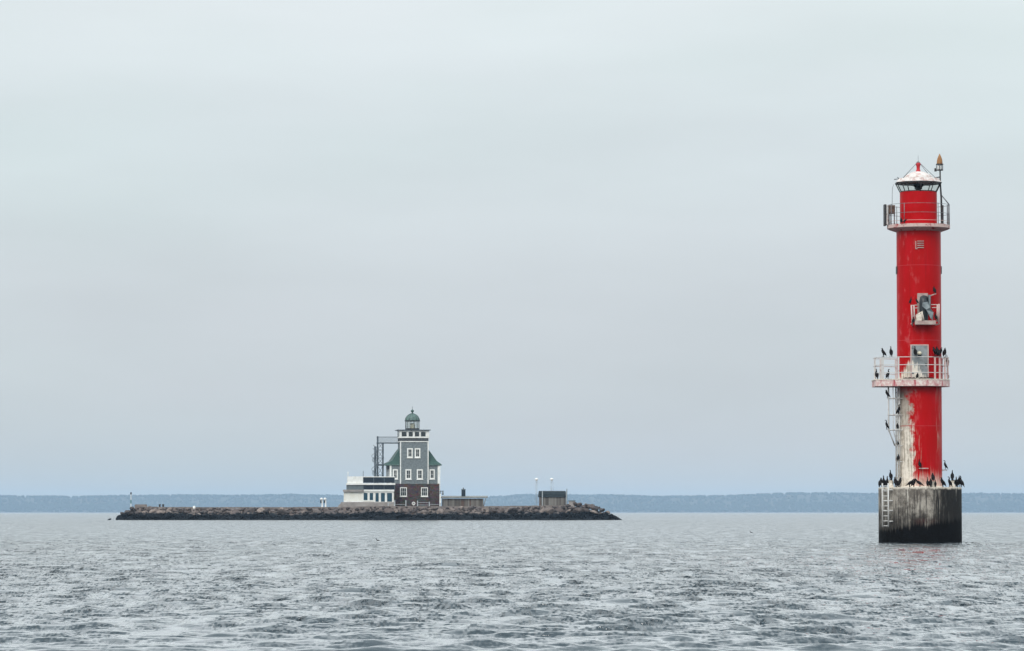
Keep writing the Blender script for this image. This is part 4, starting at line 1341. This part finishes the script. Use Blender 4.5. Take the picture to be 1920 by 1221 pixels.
# ================================================================== CORMORANTS
def bird_mesh(kind):
    """One continuous body lofted from tail to bill; faces +x."""
    if kind == 'upright':
        sp = [(-.25, .00, .02, .010), (-.19, .08, .045, .018), (-.12, .17, .06, .04), (-.07, .25, .085, .075), (-.02, .35, .10, .095), (.02, .45, .085, .085), (.03, .53, .05, .052),
              (.01, .59, .036, .038), (.01, .65, .032, .034), (.04, .695, .036, .034), (.08, .705, .028, .026), (.11, .70, .013, .014), (.17, .69, .006, .006)]
    elif kind == 'stretched':
        sp = [(-.22, .00, .02, .010), (-.17, .08, .045, .018), (-.10, .17, .06, .04), (-.06, .26, .085, .072), (-.02, .37, .095, .088), (.01, .47, .078, .078), (.02, .56, .045, .048),
              (.01, .64, .032, .034), (.01, .72, .029, .031), (.03, .785, .034, .033), (.06, .81, .028, .026), (.08, .83, .013, .014), (.12, .86, .006, .006)]
    elif kind == 'hunched':
        sp = [(-.27, .03, .02, .010), (-.21, .09, .045, .018), (-.14, .16, .07, .045), (-.08, .23, .095, .085), (-.01, .32, .115, .11), (.04, .41, .10, .10), (.06, .48, .065, .066),
              (.05, .53, .045, .046), (.06, .565, .042, .042), (.09, .575, .032, .03), (.12, .57, .014, .015), (.18, .555, .006, .006)]
    else:  # leaning: neck stretched forward and down, tail behind
        sp = [(-.36, .06, .02, .010), (-.29, .11, .05, .018), (-.20, .17, .07, .045), (-.12, .22, .095, .085), (-.02, .28, .115, .105), (.07, .34, .095, .092), (.13, .40, .056, .058),
              (.16, .46, .037, .04), (.20, .50, .034, .035), (.24, .50, .037, .034), (.28, .48, .026, .025), (.30, .46, .013, .014), (.34, .42, .006, .006)]
    mb = MB()
    mb.tube([(a, 0, c) for a, c, _, _ in sp], 0, 10, rs=[q[2] for q in sp], rz=[q[3] for q in sp])
    for s in (-1, 1):
        hip = (sp[3][0] + 0.05, 0.05 * s, sp[3][1] + 0.02)
        mb.tube([hip, (hip[0] + .01, .055 * s, .10), (hip[0], .06 * s, .02)], 0, 6, rs=[.04, .02, .015])
        fx = hip[0]
        mb.add([(fx - .02, .06 * s, .025), (fx + .09, .06 * s - .045, .004), (fx + .10, .06 * s, .006), (fx + .09, .06 * s + .045, .004), (fx - .02, .06 * s, .0)],
               [(0, 1, 2), (0, 2, 3), (4, 2, 1), (4, 3, 2), (0, 4, 1), (0, 3, 4)])
        if kind == 'leaning':
            continue
        # folded wing lying along the flank
        b0 = sp[5]
        mb.tube([(b0[0] - .01, .085 * s, b0[1] - .02), (sp[4][0] - .03, .105 * s, sp[4][1] - .03), (sp[3][0] - .06, .085 * s, sp[3][1] - .05), (sp[2][0] - .08, .04 * s, sp[2][1] - .05)], 0, 6,
                rs=[.02, .025, .022, .008], rz=[.05, .085, .065, .02])
    return mb.mesh('cormorant', 'feather')


def spread_mesh():
    """Upright bird holding its wings half open to dry; wings joined to the shoulders."""
    me = bird_mesh('upright')
    mb = MB()
    mb.v = [tuple(v.co) for v in me.vertices]
    mb.f = [tuple(p_.vertices) for p_ in me.polygons]
    mb.s = [True] * len(mb.f)
    for s in (-1, 1):
        top = [(0.02, .06 * s, .48), (0.05, .22 * s, .53), (0.0, .36 * s, .42)]
        low = [(-0.06, .06 * s, .25), (-0.06, .20 * s, .22), (-0.05, .33 * s, .16)]
        vs = top + low + [(x - .025, y, z) for x, y, z in top + low]
        mb.add(vs, [(0, 1, 4, 3), (1, 2, 5, 4), (9, 10, 7, 6), (10, 11, 8, 7), (0, 6, 7, 1), (1, 7, 8, 2), (2, 8, 11, 5), (5, 11, 10, 4), (4, 10, 9, 3), (3, 9, 6, 0)])
    return mb.mesh('cormorant', 'feather')


BM = {k_: bird_mesh(k_) for k_ in ('upright', 'stretched', 'hunched', 'leaning')}
BM['spread'] = spread_mesh()
PIERG, LOWG, UPG = 'cormorants on the concrete pier', 'cormorants on the lower gallery', 'cormorants on the upper works'
LADG = 'cormorants on the ladders'


def bird(x, y, z, kind, head, label, group, s=1.0):
    o = link('cormorant', BM[kind], None, (TXc + x, RY + y, z), R(head))
    s *= 1.06
    o.scale = (s, s, s)
    tag(o, label, 'cormorant', group)
    return o


def ring_y(x, r):
    return -math.sqrt(max(0.02, r * r - x * x))


# on the pier rim: px, foot row offset, pose, heading, size, label
pier_birds = [
    (1651, 2.45, 'hunched', 60, 0.95, 'black cormorant at the very left end of the concrete pier rim'),
    (1654.5, 2.50, 'upright', 100, 0.95, 'black cormorant standing straight above the left rail of the pier ladder'),
    (1660.5, 2.38, 'upright', 60, 0.9, 'black cormorant above the right rail of the pier ladder'),
    (1674, 2.45, 'hunched', 120, 1.0, 'hunched black cormorant just right of the leftmost white mooring post'),
    (1681, 2.40, 'hunched', 30, 0.95, 'hunched black cormorant at the foot of the caged ladder'),
    (1700, 2.45, 'leaning', 10, 0.9, 'black cormorant leaning right, first of three below the white streaks'),
    (1706.5, 2.40, 'hunched', 20, 0.85, 'black cormorant in the middle of three below the white streaks'),
    (1715, 2.45, 'leaning', 172, 0.9, 'black cormorant with its tail to the right, last of three below the white streaks'),
    (1731, 2.48, 'stretched', 100, 0.72, 'slim black cormorant with neck straight up below the grab bar'),
    (1737, 2.45, 'hunched', 75, 0.85, 'black cormorant just left of the middle white mooring post'),
    (1746, 2.45, 'upright', 80, 0.6, 'small black cormorant just right of the middle white mooring post'),
    (1759.5, 2.50, 'hunched', 200, 0.95, 'black cormorant hanging over the rim below the right edge of the red shaft'),
    (1774, 2.42, 'upright', 200, 0.85, 'black cormorant just left of the right-hand white mooring post'),
    (1789, 2.45, 'spread', 250, 0.85, 'black cormorant with half-open wings right of the right-hand mooring post'),
    (1796, 2.42, 'hunched', 300, 1.05, 'bulky hunched black cormorant, second from the right end of the pier rim'),
    (1801.5, 2.40, 'upright', 150, 0.95, 'black cormorant at the very right end of the pier, tail over the edge'),
    (1670.8, 1.6, 'stretched', 110, 0.85, 'slender cormorant behind the leftmost white mooring post'),
]
for px, rr_, kd, hd_, s, lab in pier_birds:
    x = rx(px, 913)
    bird(x, ring_y(x, rr_) if abs(x) < rr_ else -0.1, PT + 0.006, kd, hd_, lab, PIERG, s)
for px, kd, hd_, lab in ((1666.5, 'upright', 110, 'black cormorant perched on the leftmost white mooring post of the pier'),
                         (1742, 'hunched', 100, 'black cormorant perched on the middle white mooring post before the red shaft'),
                         (1781.5, 'upright', 80, 'black cormorant perched on the right-hand white mooring post of the pier')):
    x, y, z = post_top[px]
    bird(x, y, z, kd, hd_, lab, PIERG, 0.85)
# on the shaft
bird(rx(1719, 879), -1.55, zh + 0.03, 'upright', 120, 'black cormorant on the left end of the grab bar low on the red shaft', UPG, 0.72)
bird(1.36 + 0.22, -0.1, zs + 0.03, 'upright', 175, 'black cormorant on a peg at the right edge of the red shaft', UPG, 0.75)
# on the ladder and its cage
for px, py, yy, kd, hd_, s, lab in [
        (1659.5, 807, -0.98, 'upright', 160, 0.78, 'black cormorant on the lowest hoop of the ladder cage'),
        (1660.5, 748, -0.98, 'hunched', 170, 0.8, 'black cormorant with drooping head on the top hoop of the ladder cage'),
        (1682.5, 779.5, -0.95, 'upright', 10, 0.85, 'black cormorant on the bracket beside the middle hoop of the ladder cage'),
        (1680, 806.5, -0.9, 'hunched', 90, 0.62, 'small black cormorant inside the ladder cage at the lowest hoop'),
        (1681.5, 866, -0.9, 'hunched', 60, 0.7, 'black cormorant on the ladder rung well below the cage'),
        (1681, 836, -0.9, 'hunched', 110, 0.42, 'small dark bird on the ladder where the cage ends')]:
    bird(rx(px, py), yy, rz_(py) + 0.03, kd, hd_, lab, LADG, s)
# on the lower gallery
rt = rz_(671.5) + 0.03
for px, kd, hd_, s, lab in [
        (1652, 'hunched', 150, 0.85, 'crouched black cormorant above the left corner post of the lower gallery'),
        (1666, 'upright', 100, 0.85, 'upright black cormorant on the left top rail of the lower gallery'),
        (1710, 'upright', 100, 0.85, 'black cormorant on the top rail in front of the grey door'),
        (1747, 'hunched', 200, 0.95, 'black cormorant first right of the grey door on the top rail'),
        (1752.5, 'hunched', 120, 1.0, 'black cormorant in the middle of the group right of the grey door'),
        (1758.5, 'hunched', 330, 0.9, 'black cormorant last of the crowded three right of the grey door'),
        (1767.5, 'hunched', 60, 0.9, 'hunched black cormorant on the right corner post of the lower gallery')]:
    x = rx(px, 671)
    if px < 1690:
        yy = -1.25 if px > 1645 else -1.2
        yy = np.interp(x, [XL * 0.965, -1.5 * 0.965], [-1.25 * 0.965, -1.72 * 0.965])
    else:
        yy = ring_y(x, GR * 0.965)
    bird(x, float(yy), rt, kd, hd_, lab, LOWG, s)
bird(rx(1775.5, 687), -0.1, rz_(686) + 0.03, 'stretched', 120, 'slim black cormorant clinging outside the right railing of the lower gallery', LOWG, 0.75)
for px, yy, kd, hd_, s, lab in [
        (1640.5, -1.0, 'upright', 110, 0.85, 'black cormorant at the left outer corner of the lower gallery deck'),
        (1661.5, -1.35, 'upright', 30, 0.8, 'black cormorant on the left part of the lower gallery deck'),
        (1715, -1.66, 'hunched', 60, 0.62, 'small black cormorant on the deck before the grey door'),
        (1776, -0.3, 'upright', 100, 0.62, 'black cormorant at the right outer edge of the lower gallery deck')]:
    bird(rx(px, 711), yy, ZL1 + 0.035, kd, hd_, lab, LOWG, s)
# on the fog signal and the upper gallery
for px, py, yy, kd, hd_, s, lab in [
        (1746.5, 554.5, -1.6, 'hunched', 110, 0.75, 'black cormorant perched above the fog signal'),
        (1702, 574, -1.85, 'upright', 20, 0.6, 'black cormorant on the left rail of the fog signal platform'),
        (1713, 574, -1.85, 'hunched', 160, 0.55, 'small black cormorant beside the back plate of the fog signal'),
        (1707, 611, -1.9, 'upright', 60, 0.62, 'black cormorant at the lower left corner of the fog signal platform'),
        (1747.5, 604, -1.9, 'upright', 130, 0.65, 'black cormorant at the right end of the fog signal platform')]:
    bird(rx(px, py), yy, rz_(py) + 0.02, kd, hd_, lab, UPG, s)
for px, yy, kd, hd_, s, lab in [(1685, -1.5, 'hunched', 100, 0.6, 'small dark bird on the upper gallery deck left of the drum'),
                                (1691.5, -1.7, 'leaning', 20, 0.5, 'small dark bird at the front of the upper gallery deck')]:
    bird(rx(px, 423), yy, ZU1 + 0.02, kd, hd_, lab, UPG, s)

# two birds afloat
for px, py, lab in ((708.5, 1015, 'tiny dark seabird swimming off the island pavilion'), (1408.5, 999.5, 'tiny dark seabird swimming between the island and the red lighthouse')):
    Yd = CAM_H * F_PX / (py - 960.5)
    q = at(px, py, Yd)
    mb = MB()
    sp = [(-.26, .05, .02, .012), (-.18, .05, .07, .035), (-.05, .05, .10, .06), (.08, .05, .085, .06), (.14, .10, .04, .045), (.15, .18, .028, .03), (.16, .25, .03, .03), (.20, .275, .03, .028), (.24, .27, .012, .012), (.30, .265, .006, .006)]
    mb.tube([(a, 0, c) for a, c, _, _ in sp], 0, 8, rs=[v_[2] for v_ in sp], rz=[v_[3] for v_ in sp])
    o = mb.build('seabird', 'feather', None, (q.x, q.y, 0.12), R(160))
    o.scale = (0.6, 0.6, 0.6)
    o.location.z = 0.03
    tag(o, lab, 'seabird', 'seabirds afloat')
